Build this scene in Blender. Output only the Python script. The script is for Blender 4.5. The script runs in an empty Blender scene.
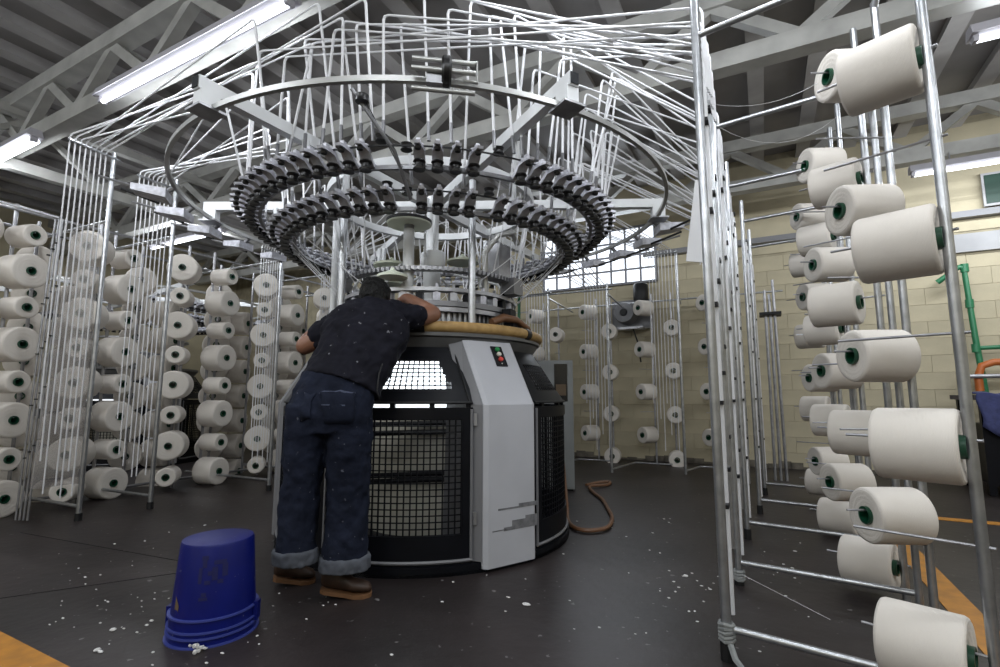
import bpy, bmesh, math, random
from mathutils import Vector, Matrix
random.seed(7)
PI = math.pi
R = math.radians
COL = bpy.context.scene.collection
SC = bpy.context.scene

# ------------------------------------------------------------------ camera
F_PX, PITCH, YAW, HC = 500.0, math.atan(62 / 500.0), R(27.7), 1.0
cam = bpy.data.cameras.new('camera'); cam.sensor_width = 36; cam.lens = 18.0
cam.clip_start = 0.05; cam.clip_end = 100
camo = bpy.data.objects.new('camera', cam); COL.objects.link(camo)
camo.location = (0, 0, HC); camo.rotation_euler = (PI / 2 + PITCH, 0, YAW)
SC.camera = camo
FWD = Vector((-math.sin(YAW) * math.cos(PITCH), math.cos(YAW) * math.cos(PITCH), math.sin(PITCH)))
RGT = Vector((math.cos(YAW), math.sin(YAW), 0)); UPV = RGT.cross(FWD)
def at(px, py, dist):
    """point on the photo's sight line at a true ground distance from the viewer"""
    d = FWD + RGT * ((px - 500) / F_PX) - UPV * ((py - 333.5) / F_PX)
    return Vector((0, 0, HC)) + d * (dist / math.hypot(d.x, d.y))

# ------------------------------------------------------------------ world and exposure
w = bpy.data.worlds.new('world'); SC.world = w; w.use_nodes = True
w.node_tree.nodes['Background'].inputs[0].default_value = (0.80, 0.88, 1.0, 1)
w.node_tree.nodes['Background'].inputs[1].default_value = 1.0
SC.view_settings.view_transform = 'Standard'; SC.view_settings.look = 'None'
SC.view_settings.gamma = 1.0; SC.view_settings.use_curve_mapping = False
SC.view_settings.exposure = 0.30
LAMP_W = 62.0          # watts of every fluorescent lamp

# ------------------------------------------------------------------ materials
def mat(name, col, rough=0.5, metal=0.0, var=0.0, vscale=8.0, bump=0.0, bscale=40.0, emit=0.0, spec=0.5, col2=None, stretch=None):
    m = bpy.data.materials.new(name); m.use_nodes = True
    nt = m.node_tree; b = nt.nodes['Principled BSDF']
    b.inputs['Base Color'].default_value = (*col, 1); b.inputs['Roughness'].default_value = rough
    b.inputs['Metallic'].default_value = metal; b.inputs['Specular IOR Level'].default_value = spec
    if emit:
        b.inputs['Emission Color'].default_value = (*col, 1); b.inputs['Emission Strength'].default_value = emit
    if var or bump or col2:
        tc = nt.nodes.new('ShaderNodeTexCoord')
        mp = nt.nodes.new('ShaderNodeMapping'); nt.links.new(tc.outputs['Object'], mp.inputs[0])
        if stretch: mp.inputs['Scale'].default_value = stretch
    if var or col2:
        n = nt.nodes.new('ShaderNodeTexNoise'); n.inputs['Scale'].default_value = vscale; n.inputs['Detail'].default_value = 5
        nt.links.new(mp.outputs[0], n.inputs['Vector'])
        r = nt.nodes.new('ShaderNodeValToRGB')
        c2 = col2 or tuple(max(0, c * (1 - var)) for c in col)
        r.color_ramp.elements[0].position = 0.35; r.color_ramp.elements[1].position = 0.65
        r.color_ramp.elements[0].color = (*c2, 1); r.color_ramp.elements[1].color = (*col, 1)
        nt.links.new(n.outputs['Fac'], r.inputs[0]); nt.links.new(r.outputs[0], b.inputs['Base Color'])
    if bump:
        n2 = nt.nodes.new('ShaderNodeTexNoise'); n2.inputs['Scale'].default_value = bscale; n2.inputs['Detail'].default_value = 4
        nt.links.new(mp.outputs[0], n2.inputs['Vector'])
        bp = nt.nodes.new('ShaderNodeBump'); bp.inputs['Strength'].default_value = bump; bp.inputs['Distance'].default_value = 0.02
        nt.links.new(n2.outputs['Fac'], bp.inputs['Height']); nt.links.new(bp.outputs[0], b.inputs['Normal'])
    return m

def speckle(m, col, scale, thr):
    """lint specks scattered on a material"""
    nt = m.node_tree; b = nt.nodes['Principled BSDF']
    tc = nt.nodes.new('ShaderNodeTexCoord'); n = nt.nodes.new('ShaderNodeTexNoise')
    n.inputs['Scale'].default_value = scale; n.inputs['Detail'].default_value = 2
    nt.links.new(tc.outputs['Object'], n.inputs['Vector'])
    r = nt.nodes.new('ShaderNodeValToRGB'); r.color_ramp.elements[0].position = thr; r.color_ramp.elements[1].position = thr + 0.03
    nt.links.new(n.outputs['Fac'], r.inputs[0])
    mx = nt.nodes.new('ShaderNodeMix'); mx.data_type = 'RGBA'
    nt.links.new(r.outputs[0], mx.inputs[0])
    src = b.inputs['Base Color'].links[0].from_socket if b.inputs['Base Color'].links else None
    if src: nt.links.new(src, mx.inputs[6])
    else: mx.inputs[6].default_value = b.inputs['Base Color'].default_value
    mx.inputs[7].default_value = (*col, 1)
    nt.links.new(mx.outputs[2], b.inputs['Base Color'])
    return m

M = {}
M['floor'] = mat('floor_concrete', (0.030, 0.0235, 0.0235), 0.42, var=0.5, vscale=1.3, bump=0.12, bscale=14, col2=(0.013, 0.010, 0.010), spec=.35)
speckle(M['floor'], (0.16, 0.15, 0.15), 22, 0.70)
M['line'] = mat('yellow_paint', (0.46, 0.19, 0.012), 0.55, vscale=14, col2=(0.34, 0.14, 0.012))
M['wall'] = mat('cream_wall', (0.47, 0.415, 0.29), 0.8, vscale=2.2, col2=(0.385, 0.34, 0.24), bump=0.1, bscale=30)
M['mortar'] = mat('mortar', (0.38, 0.335, 0.235), 0.9, var=0.3, vscale=6)
M['grime'] = mat('wall_grime', (0.17, 0.15, 0.12), 0.9, var=0.5, vscale=9)
M['strip'] = mat('grey_lintel', (0.36, 0.36, 0.37), 0.7, var=0.2, vscale=3)
M['deck'] = mat('roof_deck', (0.25, 0.235, 0.23), 0.6, var=0.25, vscale=1.5)
M['rib'] = mat('roof_rib', (0.37, 0.355, 0.35), 0.55, var=0.2, vscale=3)
M['truss'] = mat('truss_paint', (0.41, 0.405, 0.385), 0.5, var=0.25, vscale=4)
M['fixture'] = mat('fixture_white', (0.34, 0.33, 0.36), 0.5)
M['tube'] = mat('lamp_tube', (0.90, 0.93, 1.0), 0.3, emit=4.0)
M['chrome'] = mat('galvanised_tube', (0.47, 0.48, 0.50), 0.33, metal=0.85, var=0.25, vscale=18)
M['steel'] = mat('dull_steel', (0.42, 0.42, 0.44), 0.42, metal=0.8, var=0.3, vscale=12)
M['whitetube'] = mat('white_plastic_tube', (0.66, 0.66, 0.68), 0.35)
M['whitepaint'] = mat('white_paint', (0.66, 0.67, 0.68), 0.35, var=0.12, vscale=7)
M['cream'] = mat('cream_paint', (0.66, 0.70, 0.58), 0.4)
M['panel'] = mat('panel_grey', (0.44, 0.445, 0.48), 0.42, var=0.06, vscale=4)
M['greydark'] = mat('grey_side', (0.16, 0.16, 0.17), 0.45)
M['black'] = mat('black_metal', (0.005, 0.0055, 0.008), 0.42, spec=.16, var=0.3, vscale=9)
M['rubber'] = mat('black_rubber', (0.012, 0.012, 0.013), 0.5, spec=.3)
M['table'] = mat('table_grey', (0.12, 0.12, 0.12), 0.45, var=0.3, vscale=6)
M['feeder'] = mat('feeder_alloy', (0.60, 0.60, 0.66), 0.45, metal=0.2, var=0.3, vscale=30)
M['feederwheel'] = mat('feeder_wheel', (0.008, 0.0075, 0.008), 0.35, spec=.4)
M['ringbar'] = mat('ring_steel', (0.20, 0.20, 0.21), 0.4, metal=0.7)
M['bigring'] = mat('outer_ring', (0.44, 0.44, 0.43), 0.38, metal=0.6)
M['roll'] = mat('tan_padding', (0.42, 0.27, 0.10), 0.6, vscale=26, col2=(0.33, 0.20, 0.07), stretch=(1, 1, 1))
M['fabric'] = mat('knit_cloth', (0.42, 0.40, 0.34), 0.9, var=0.12, vscale=5)
M['hose'] = mat('brown_tube', (0.16, 0.075, 0.035), 0.45)
M['pane'] = mat('frosted_pane', (0.80, 0.86, 0.95), 0.5, emit=1.5)
M['frame'] = mat('window_frame', (0.20, 0.20, 0.22), 0.6)
M['green'] = mat('green_core', (0.004, 0.050, 0.024), 0.35)
M['coredark'] = mat('core_hole', (0.004, 0.012, 0.008), 0.6)
M['greenpipe'] = mat('green_pipe', (0.02, 0.16, 0.07), 0.4)
M['orange'] = mat('orange_fitting', (0.42, 0.11, 0.02), 0.45)
M['bluecloth'] = mat('blue_cloth', (0.05, 0.06, 0.17), 0.85, var=0.3, vscale=18, bump=0.4, bscale=30)
M['bucket'] = mat('blue_plastic', (0.002, 0.007, 0.135), 0.40, spec=.3, vscale=5, col2=(0.0015, 0.005, 0.10))
speckle(M['bucket'], (0.10, 0.11, 0.2), 34, 0.71)
M['buckettrim'] = mat('worn_blue_edge', (0.04, 0.055, 0.26), 0.45)
M['print'] = mat('dark_print', (0.004, 0.006, 0.075), 0.6)
M['rust'] = mat('rust_patch', (0.11, 0.075, 0.045), 0.8)
M['lint'] = mat('white_lint', (0.62, 0.61, 0.60), 0.95)
M['skin'] = mat('skin', (0.23, 0.105, 0.062), 0.5, var=0.15, vscale=12)
M['shirt'] = mat('navy_shirt', (0.008, 0.008, 0.014), 0.85, spec=.16, var=0.35, vscale=10, bump=0.25, bscale=26)
speckle(M['shirt'], (0.16, 0.16, 0.18), 30, 0.70)
M['jeans'] = mat('blue_jeans', (0.013, 0.0165, 0.031), 0.9, spec=.12, vscale=7, col2=(0.007, 0.009, 0.017), bump=0.35, bscale=22)
speckle(M['jeans'], (0.08, 0.085, 0.11), 40, 0.71)
M['cuff'] = mat('jeans_cuff', (0.075, 0.082, 0.10), 0.9, var=0.3, vscale=20)
M['seam'] = mat('jeans_seam', (0.05, 0.06, 0.10), 0.9)
M['hair'] = mat('black_hair', (0.003, 0.0028, 0.003), 0.5, spec=.25, bump=0.8, bscale=60)
M['boot'] = mat('brown_boot', (0.045, 0.022, 0.012), 0.55, var=0.4, vscale=20)
M['sole'] = mat('tan_sole', (0.15, 0.07, 0.028), 0.7)
M['cabinet'] = mat('grey_cabinet', (0.24, 0.25, 0.25), 0.5, var=0.1, vscale=4)
M['screen'] = mat('dark_screen', (0.01, 0.01, 0.012), 0.15)
M['btngreen'] = mat('green_button', (0.02, 0.22, 0.06), 0.4)
M['btnred'] = mat('red_button', (0.55, 0.06, 0.05), 0.4)
M['btnwhite'] = mat('white_button', (0.55, 0.52, 0.46), 0.4)
M['film'] = mat('plastic_sheet', (0.52, 0.49, 0.47), 0.35, var=0.15, vscale=4)
M['wornpaint'] = mat('worn_patch', (0.17, 0.17, 0.18), 0.7, var=0.4, vscale=30)
M['worklamp'] = mat('inner_lamp', (0.93, 0.97, 1.0), 0.4, emit=.85)
M['wood'] = mat('bench_wood', (0.10, 0.09, 0.12), 0.6, var=0.3, vscale=10)
M['signgreen'] = mat('sign_green', (0.003, 0.03, 0.018), 0.5)

def yarn_mat(name, col, col2):
    m = mat(name, col, 0.88, col2=col2, vscale=3.0)
    nt = m.node_tree; b = nt.nodes['Principled BSDF']
    tc = nt.nodes.new('ShaderNodeTexCoord'); wv = nt.nodes.new('ShaderNodeTexWave')
    wv.bands_direction = 'X'; wv.inputs['Scale'].default_value = 90; wv.inputs['Distortion'].default_value = 3; wv.inputs['Detail'].default_value = 2
    nt.links.new(tc.outputs['Object'], wv.inputs['Vector'])
    bp = nt.nodes.new('ShaderNodeBump'); bp.inputs['Strength'].default_value = 0.25; bp.inputs['Distance'].default_value = 0.004
    nt.links.new(wv.outputs['Fac'], bp.inputs['Height']); nt.links.new(bp.outputs[0], b.inputs['Normal'])
    return m
M['yarn'] = yarn_mat('white_yarn', (0.70, 0.655, 0.60), (0.64, 0.595, 0.545))

# ------------------------------------------------------------------ mesh helpers
class MB:
    def __init__(s): s.v = []; s.f = []
    def add(s, vs, fs):
        o = len(s.v); s.v += [tuple(p) for p in vs]; s.f += [tuple(i + o for i in f) for f in fs]; return s
    def box(s, c, d, rz=0.0, mtx=None):
        c = Vector(c); hx, hy, hz = d[0] / 2, d[1] / 2, d[2] / 2
        m = mtx or Matrix.Rotation(rz, 3, 'Z')
        vs = [c + m @ Vector((x * hx, y * hy, z * hz)) for x in (-1, 1) for y in (-1, 1) for z in (-1, 1)]
        return s.add(vs, [(0, 1, 3, 2), (4, 6, 7, 5), (0, 4, 5, 1), (2, 3, 7, 6), (0, 2, 6, 4), (1, 5, 7, 3)])
    def beam(s, a, b, wd, ht):
        a, b = Vector(a), Vector(b); x = (b - a); L = x.length; x.normalize()
        up = Vector((0, 0, 1)) if abs(x.z) < 0.98 else Vector((1, 0, 0))
        y = up.cross(x).normalized(); z = x.cross(y)
        return s.box((a + b) / 2, (L, wd, ht), mtx=Matrix((x, y, z)).transposed())
    def loft(s, rings, caps=True, closed=False):
        n = len(rings[0]); vs = [p for r in rings for p in r]; fs = []
        k = len(rings)
        for i in range(k if closed else k - 1):
            i2 = (i + 1) % k
            for j in range(n):
                j2 = (j + 1) % n
                fs.append((i * n + j, i * n + j2, i2 * n + j2, i2 * n + j))
        if caps and not closed:
            fs.append(tuple(range(n - 1, -1, -1))); fs.append(tuple((k - 1) * n + j for j in range(n)))
        return s.add(vs, fs)
    def tube(s, pts, rad, n=8, caps=True, closed=False):
        pts = [Vector(p) for p in pts]; k = len(pts)
        rr = rad if isinstance(rad, (list, tuple)) else [rad] * k
        rings = []; prev = None
        for i, p in enumerate(pts):
            if closed: t = pts[(i + 1) % k] - pts[i - 1]
            elif i == 0: t = pts[1] - p
            elif i == k - 1: t = p - pts[i - 1]
            else: t = (pts[i + 1] - p).normalized() + (p - pts[i - 1]).normalized()
            if t.length < 1e-9: t = Vector((0, 0, 1))
            t.normalize()
            if prev is None:
                a = Vector((0, 0, 1)) if abs(t.z) < 0.9 else Vector((1, 0, 0))
                u = a.cross(t).normalized()
            else:
                u = prev - t * prev.dot(t)
                if u.length < 1e-6: u = Vector((1, 0, 0))
                u.normalize()
            v = t.cross(u); prev = u
            rings.append([p + (u * math.cos(2 * PI * j / n) + v * math.sin(2 * PI * j / n)) * rr[i] for j in range(n)])
        return s.loft(rings, caps, closed)
    def lathe(s, prof, n=24, axis='Z', origin=(0, 0, 0), closed=False):
        o = Vector(origin); rings = []
        for r, h in prof:
            ring = []
            for j in range(n):
                a = 2 * PI * j / n; c, d = r * math.cos(a), r * math.sin(a)
                ring.append(o + (Vector((c, d, h)) if axis == 'Z' else Vector((h, c, d)) if axis == 'X' else Vector((d, h, c))))
            rings.append(ring)
        return s.loft(rings, not closed, closed)
    def sphere(s, c, r, n=10, m=6):
        c = Vector(c); rx, ry, rz = r if isinstance(r, (list, tuple)) else (r, r, r)
        rings = []
        for i in range(m + 1):
            t = PI * i / m; q = max(math.sin(t), 0.02)
            rings.append([c + Vector((rx * q * math.cos(2 * PI * j / n), ry * q * math.sin(2 * PI * j / n), -rz * math.cos(t))) for j in range(n)])
        return s.loft(rings)
    def prism(s, poly, a, b):
        """poly: list of 3d points, extruded from offset a to offset b (vectors)"""
        a, b = Vector(a), Vector(b)
        return s.loft([[Vector(p) + a for p in poly], [Vector(p) + b for p in poly]])
    def mesh(s, name):
        me = bpy.data.meshes.new(name); me.from_pydata(s.v, [], s.f); me.validate()
        bm = bmesh.new(); bm.from_mesh(me); bmesh.ops.recalc_face_normals(bm, faces=bm.faces); bm.to_mesh(me); bm.free()
        return me
    def build(s, name, m, parent=None, smooth=False, loc=None):
        return link(name, s.mesh(name), m, parent, smooth, loc)

def link(name, me, m, parent=None, smooth=False, loc=None):
    if m is not None and not me.materials: me.materials.append(M[m] if isinstance(m, str) else m)
    if smooth:
        me.polygons.foreach_set('use_smooth', [True] * len(me.polygons))
        me.set_sharp_from_angle(angle=R(38))
    o = bpy.data.objects.new(name, me); COL.objects.link(o)
    if parent: o.parent = parent
    if loc is not None: o.location = loc
    return o
def tag(o, label=None, cat=None, group=None, kind=None):
    if label: o['label'] = label
    if cat: o['category'] = cat
    if group: o['group'] = group
    if kind: o['kind'] = kind
    return o
def thing(name, label, cat, loc=(0, 0, 0), rz=0.0, group=None, kind=None):
    o = bpy.data.objects.new(name, None); COL.objects.link(o); o.empty_display_size = 0.1
    o.location = loc; o.rotation_euler = (0, 0, rz)
    return tag(o, label, cat, group, kind)
def part(name, me, m, parent, loc=(0, 0, 0), rot=(0, 0, 0)):
    o = link(name, me, m, parent); o.location = loc; o.rotation_euler = rot; return o
def lamp(parent, loc, sx, sy, watts, col=(0.90, 0.95, 1.0), rot=(0, 0, 0)):
    l = bpy.data.lights.new('lamp_light', 'AREA'); l.shape = 'RECTANGLE'; l.size = sx; l.size_y = sy
    l.energy = watts; l.color = col
    o = bpy.data.objects.new('lamp_light', l); COL.objects.link(o); o.parent = parent; o.location = loc; o.rotation_euler = rot
    return o
ORD = ['first', 'second', 'third', 'fourth', 'fifth', 'sixth', 'seventh', 'eighth', 'ninth', 'tenth', 'eleventh', 'twelfth', 'thirteenth', 'fourteenth']

# ------------------------------------------------------------------ room
X0, X1, Y0, Y1, ZC = -12.0, 5.0, -4.0, 8.1, 4.55
tag(MB().box(((X0 + X1) / 2, (Y0 + Y1) / 2, -0.05), (X1 - X0 + .4, Y1 - Y0 + .4, 0.1)).build('floor', 'floor'),
    'dark worn concrete factory floor', 'floor', kind='structure')
ceil = tag(MB().box(((X0 + X1) / 2, (Y0 + Y1) / 2, ZC + 0.05), (X1 - X0 + .4, Y1 - Y0 + .4, 0.1)).build('ceiling', 'deck'),
           'pale ribbed metal roof deck', 'ceiling', kind='structure')
rib = MB().box((0, 0, 0), (0.10, Y1 - Y0, 0.11)).box((0, 0, -0.062), (0.16, Y1 - Y0, 0.014)).mesh('purlin')
for i in range(30):
    part('purlin', rib, 'rib', ceil, (X0 + 0.35 + i * 0.56, (Y0 + Y1) / 2, ZC - 0.056))
wb = tag(MB().box(((X0 + X1) / 2, Y1 + 0.1, ZC / 2), (X1 - X0 + .4, 0.18, ZC)).build('wall_back', 'mortar'),
         'cream painted block wall behind the far yarn racks', 'wall', kind='structure')
# blocks of the back wall
BL, BH = 0.44, 0.215
bm_ = MB(); hx, hz, b_ = BL / 2 - 0.0008, BH / 2 - 0.0008, 0.0022
o8 = [(-hx, 0.0, -hz), (hx, 0.0, -hz), (hx, 0.0, hz), (-hx, 0.0, hz)]
i8 = [(-hx + b_, -0.0045, -hz + b_), (hx - b_, -0.0045, -hz + b_), (hx - b_, -0.0045, hz - b_), (-hx + b_, -0.0045, hz - b_)]
blk = bm_.loft([o8, i8]).mesh('block')
blkb = blk.copy(); blk.materials.append(M['wall']); blkb.materials.append(M['wall'])
for r_ in range(14):
    for c_ in range(20):
        x = -4.05 + c_ * BL + (BL / 2 if r_ % 2 else 0)
        o = link('block', blk, None, wb, loc=(x, Y1 + 0.009 - random.uniform(0, 0.002), BH / 2 + r_ * BH))
tag(MB().box((0.6, Y1 + 0.004, 3.75), (10.2, 0.02, 1.4)).build('upper_render', 'wall', wb), kind=None)
tag(MB().box((3.1, Y1 - 0.02, 2.89), (3.6, 0.06, 0.23)).build('trim_1', 'strip'), 'grey lintel strip high on the back wall', 'trim', kind='structure')
tag(MB().box((1.6, Y1 - 0.05, 3.24), (6.4, 0.14, 0.08)).build('trim_2', 'greydark'), 'dark ledge along the top of the block wall', 'trim', kind='structure')
gr = MB()
for i in range(60):
    x = -4 + i * 0.14; h = random.uniform(0.02, 0.10)
    gr.box((x, Y1 - 0.008, h / 2), (0.15, 0.012, h))
gr.build('dirt_edge', 'grime', wb)
for nm, x in (('wall_left', X0 - 0.1), ('wall_right', X1 + 0.1)):
    tag(MB().box((x, (Y0 + Y1) / 2, ZC / 2), (0.2, Y1 - Y0 + .4, ZC)).build(nm, 'wall'), 'cream side wall of the hall, ' + nm[5:], 'wall', kind='structure')
tag(MB().box(((X0 + X1) / 2, Y0 - 0.1, ZC / 2), (X1 - X0 + .4, 0.2, ZC)).build('wall_front', 'wall'), 'cream wall behind the viewer', 'wall', kind='structure')

# window high on the back wall
wx0, wx1, wz0, wz1 = -3.35, -1.42, 2.82, 3.75
win = thing('window_1', 'barred window of small frosted panes high on the cream wall', 'window', ((wx0 + wx1) / 2, Y1 - 0.005, wz0), kind='structure')
W_, H_ = wx1 - wx0, wz1 - wz0
fb = MB()
for (cx, cz, dx, dz) in ((0, 0, W_, .035), (0, H_, W_, .035), (-W_ / 2, H_ / 2, .035, H_), (W_ / 2, H_ / 2, .035, H_)):
    fb.box((cx, -0.02, cz), (dx, 0.07, dz))
fb.build('window_frame', 'frame', win)
NCX, NRZ = 8, 4
pane = MB().box((0, 0, 0), (W_ / NCX - 0.03, 0.012, H_ / NRZ - 0.03)).mesh('pane')
mull = MB().box((0, 0, H_ / 2), (0.030, 0.05, H_)).mesh('mullion'); bar = MB().box((0, 0, 0), (W_, 0.045, 0.028)).mesh('glazing_bar')
for i in range(1, NCX): part('mullion', mull, 'frame', win, (-W_ / 2 + W_ * i / NCX, -0.02, 0))
for j in range(1, NRZ): part('glazing_bar', bar, 'frame', win, (0, -0.02, H_ * j / NRZ))
for i in range(NCX):
    for j in range(NRZ): part('pane', pane, 'pane', win, (-W_ / 2 + W_ * (i + .5) / NCX, -0.004, H_ * (j + .5) / NRZ))
lamp(win, (0, -0.06, H_ / 2), W_, H_, 25, (0.85, 0.92, 1.0), (-PI / 2, 0, 0))

# roof trusses across the hall
ZB, ZT = 3.72, 4.28
def truss(y, label, xa=X0, xb=X1, step=0.62):
    t = thing('roof_truss', label, 'truss', (0, y, ZB), kind='structure', group='roof trusses')
    L = xb - xa
    MB().box(((xa + xb) / 2, 0, 0), (L, 0.15, 0.15)).build('bottom_chord', 'truss', t)
    MB().box(((xa + xb) / 2, 0, ZT - ZB), (L, 0.15, 0.15)).build('top_chord', 'truss', t)
    d1 = MB().beam((0, 0, 0.05), (step, 0, ZT - ZB - 0.05), 0.09, 0.09).mesh('diagonal')
    d2 = MB().beam((0, 0, ZT - ZB - 0.05), (step, 0, 0.05), 0.09, 0.09).mesh('diagonal')
    for k in range(int(L / step)): part('diagonal', d1 if k % 2 == 0 else d2, 'truss', t, (xa + k * step, 0, 0))
    return t
truss(2.15, 'grey steel roof truss over the long fluorescent lamp at upper left')
truss(4.25, 'grey steel roof truss crossing above the knitting machine')
truss(7.05, 'pale steel roof truss in front of the cream back wall')
truss(-0.5, 'steel roof truss behind the viewer')
def ltruss(x, label):
    t = thing('roof_beam', label, 'beam', (x, (Y0 + Y1) / 2, ZB - 0.16), kind='structure')
    L = Y1 - Y0
    MB().box((0, 0, 0), (0.10, L, 0.12)).build('bottom_chord', 'truss', t)
    MB().box((0, 0, 0.62), (0.10, L, 0.10)).build('top_chord', 'truss', t)
    d1 = MB().beam((0, 0, 0.05), (0, .7, .58), 0.06, 0.06).mesh('diagonal'); d2 = MB().beam((0, 0, .58), (0, .7, .05), 0.06, 0.06).mesh('diagonal')
    for k in range(int(L / .7)): part('diagonal', d1 if k % 2 == 0 else d2, 'truss', t, (0, -L / 2 + k * .7, 0))
ltruss(-7.3, 'long steel roof beam running back at the far left')

# fluorescent lamps
def fixture(x, y, z, L, label, n=1):
    t = thing('fluorescent_lamp', label, 'lamp', (x, y, z), group='fluorescent lamps')
    MB().prism([(0, -.07, .0), (0, .07, .0), (0, .045, .075), (0, -.045, .075)], (-L / 2, 0, 0), (L / 2, 0, 0)).build('housing', 'fixture', t)
    for s in ([0] if n == 1 else [-.035, .035]):
        MB().tube([(-L / 2 + .04, s, -.03), (L / 2 - .04, s, -.03)], .019, 10).build('lamp_tube', 'tube', t, smooth=True)
    for s in (-1, 1): MB().box((s * (L / 2 - .03), 0, -.02), (.03, .06, .05)).build('lamp_holder', 'fixture', t)
    MB().tube([(-L * .35, 0, .07), (-L * .35, 0, ZB - z - .05)], .008, 6).tube([(L * .35, 0, .07), (L * .35, 0, ZB - z - .05)], .008, 6).build('hanger', 'steel', t)
    for s in (-1, 1): lamp(t, (0, s * .03, -.06), L - .1, .06, LAMP_W / 2, rot=(s * R(62), 0, 0))
    return t
fixture(-3.75, 1.98, 3.55, 2.4, 'long lit fluorescent lamp at upper left above the tube bundles')
fixture(-7.45, 2.0, 3.55, 2.4, 'lit twin fluorescent lamp at the far left edge', 2)
fixture(2.65, 4.5, 3.55, 2.4, 'lit fluorescent lamp at the upper right corner')
fixture(2.80, 6.95, 3.50, 2.4, 'lit fluorescent lamp under the truss beside the chrome post on the right')
fixture(-8.1, 4.55, 3.50, 2.0, 'distant lit fluorescent lamp above the left spool rack')
for x, y, lb in ((-3.75, -.6, 'left of the viewer'), (-.05, -.6, 'straight above the viewer'), (3.3, -.6, 'right of the viewer'), (-7.45, -.6, 'at the far left behind the viewer'),
                 (-.05, 2.0, 'above the nearest right guide pole'), (-3.75, -2.8, 'at the left rear of the hall'), (0.2, -2.8, 'at the rear of the hall'), (3.3, 2.0, 'above the right aisle')):
    fixture(x, y, 3.55, 2.4, 'fluorescent lamp outside the picture, ' + lb)

# painted floor lines
for nm, c, d, lb in (('floor_line', (-3.0, 0.955, 0.002), (4.0, 0.13, 0.004), 'yellow floor line at the lower left corner'),
                     ('floor_line', (0.765, 3.3, 0.002), (0.13, 4.1, 0.004), 'wide yellow floor line running back beside the right spool rack'),
                     ('floor_line', (3.0, 5.43, 0.002), (4.4, 0.11, 0.004), 'thin yellow floor line crossing behind the right spool rack')):
    tag(MB().box(c, d).build(nm, 'line'), lb, 'floor marking')
# ------------------------------------------------------------------ yarn spools and their racks
def zpx(x, y, py):
    """height of the point over (x, y) that the photo shows at row py"""
    h = -math.sin(YAW) * x + math.cos(YAW) * y
    t = (333.5 - py) / F_PX; cp, sp = math.cos(PITCH), math.sin(PITCH)
    return HC + h * (sp + t * cp) / (cp - t * sp)

def spool_meshes(r, L, hole=0.030, n=40):
    e = min(0.014, r * 0.12)
    prof = [(hole, 0.012), (r - e, 0.0), (r - e * .3, e * .35), (r, e), (r, L * .33), (r * .995, L * .66), (r * .99, L - e), (r * .985 - e * .3, L - e * .3), (r * .97 - e, L), (hole, L - 0.012)]
    body = MB().lathe(prof, n, 'X', closed=True).mesh('yarn_spool')
    for p in body.polygons: p.use_smooth = True
    body.set_sharp_from_angle(angle=R(60)); body.materials.append(M['yarn'])
    core = MB().lathe([(hole - .007, L + .003), (hole + .002, L + .003), (hole + .002, -.008), (hole - .007, -.008), (hole - .008, L * .5)], 20, 'X', closed=True).mesh('core')
    for p in core.polygons: p.use_smooth = True
    core.set_sharp_from_angle(angle=R(40)); core.materials.append(M['green'])
    return body, core
SP_R = spool_meshes(0.119, 0.226, 0.036); SP_L = spool_meshes(0.152, 0.24, 0.034); SP_S = spool_meshes(0.098, 0.24, 0.034)
SP_B = spool_meshes(0.120, 0.22, 0.036)
PEG = MB().tube([(0, 0, 0), (0.36, 0, 0)], 0.0048, 8).mesh('peg')
PEGS = MB().tube([(0, 0, 0), (0.30, 0, 0)], 0.0048, 6).mesh('peg')
nsp = 0
def spool(kind, pos, d, label, group, tilt=0.0):
    body, core = kind
    o = link('yarn_spool', body, None); o.location = pos
    o.rotation_euler = (random.uniform(0, 6.28), -tilt, math.atan2(d[1], d[0]))
    tag(o, label, 'yarn spool', group)
    c = link('core', core, None, o)
    return o
def peg(parent, post, z, d, me=None):
    p = part('peg', me or PEG, 'steel', parent, (post[0] - parent.location.x, post[1] - parent.location.y, z), (0, 0, math.atan2(d[1], d[0])))
    p.location += Vector((d[0] * -.03, d[1] * -.03, .021))
    return p
def upright(name, parent, x, y, z0, z1, r, m='chrome', n=12):
    return MB().tube([(0, 0, z0), (0, 0, z1)], r, n).build(name, m, parent, smooth=True, loc=(x - parent.location.x, y - parent.location.y, 0))
def rail(name, parent, a, b, r, m='chrome'):
    o = Vector(parent.location); return MB().tube([Vector(a) - o, Vector(b) - o], r, 10).build(name, m, parent, smooth=True)

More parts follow.
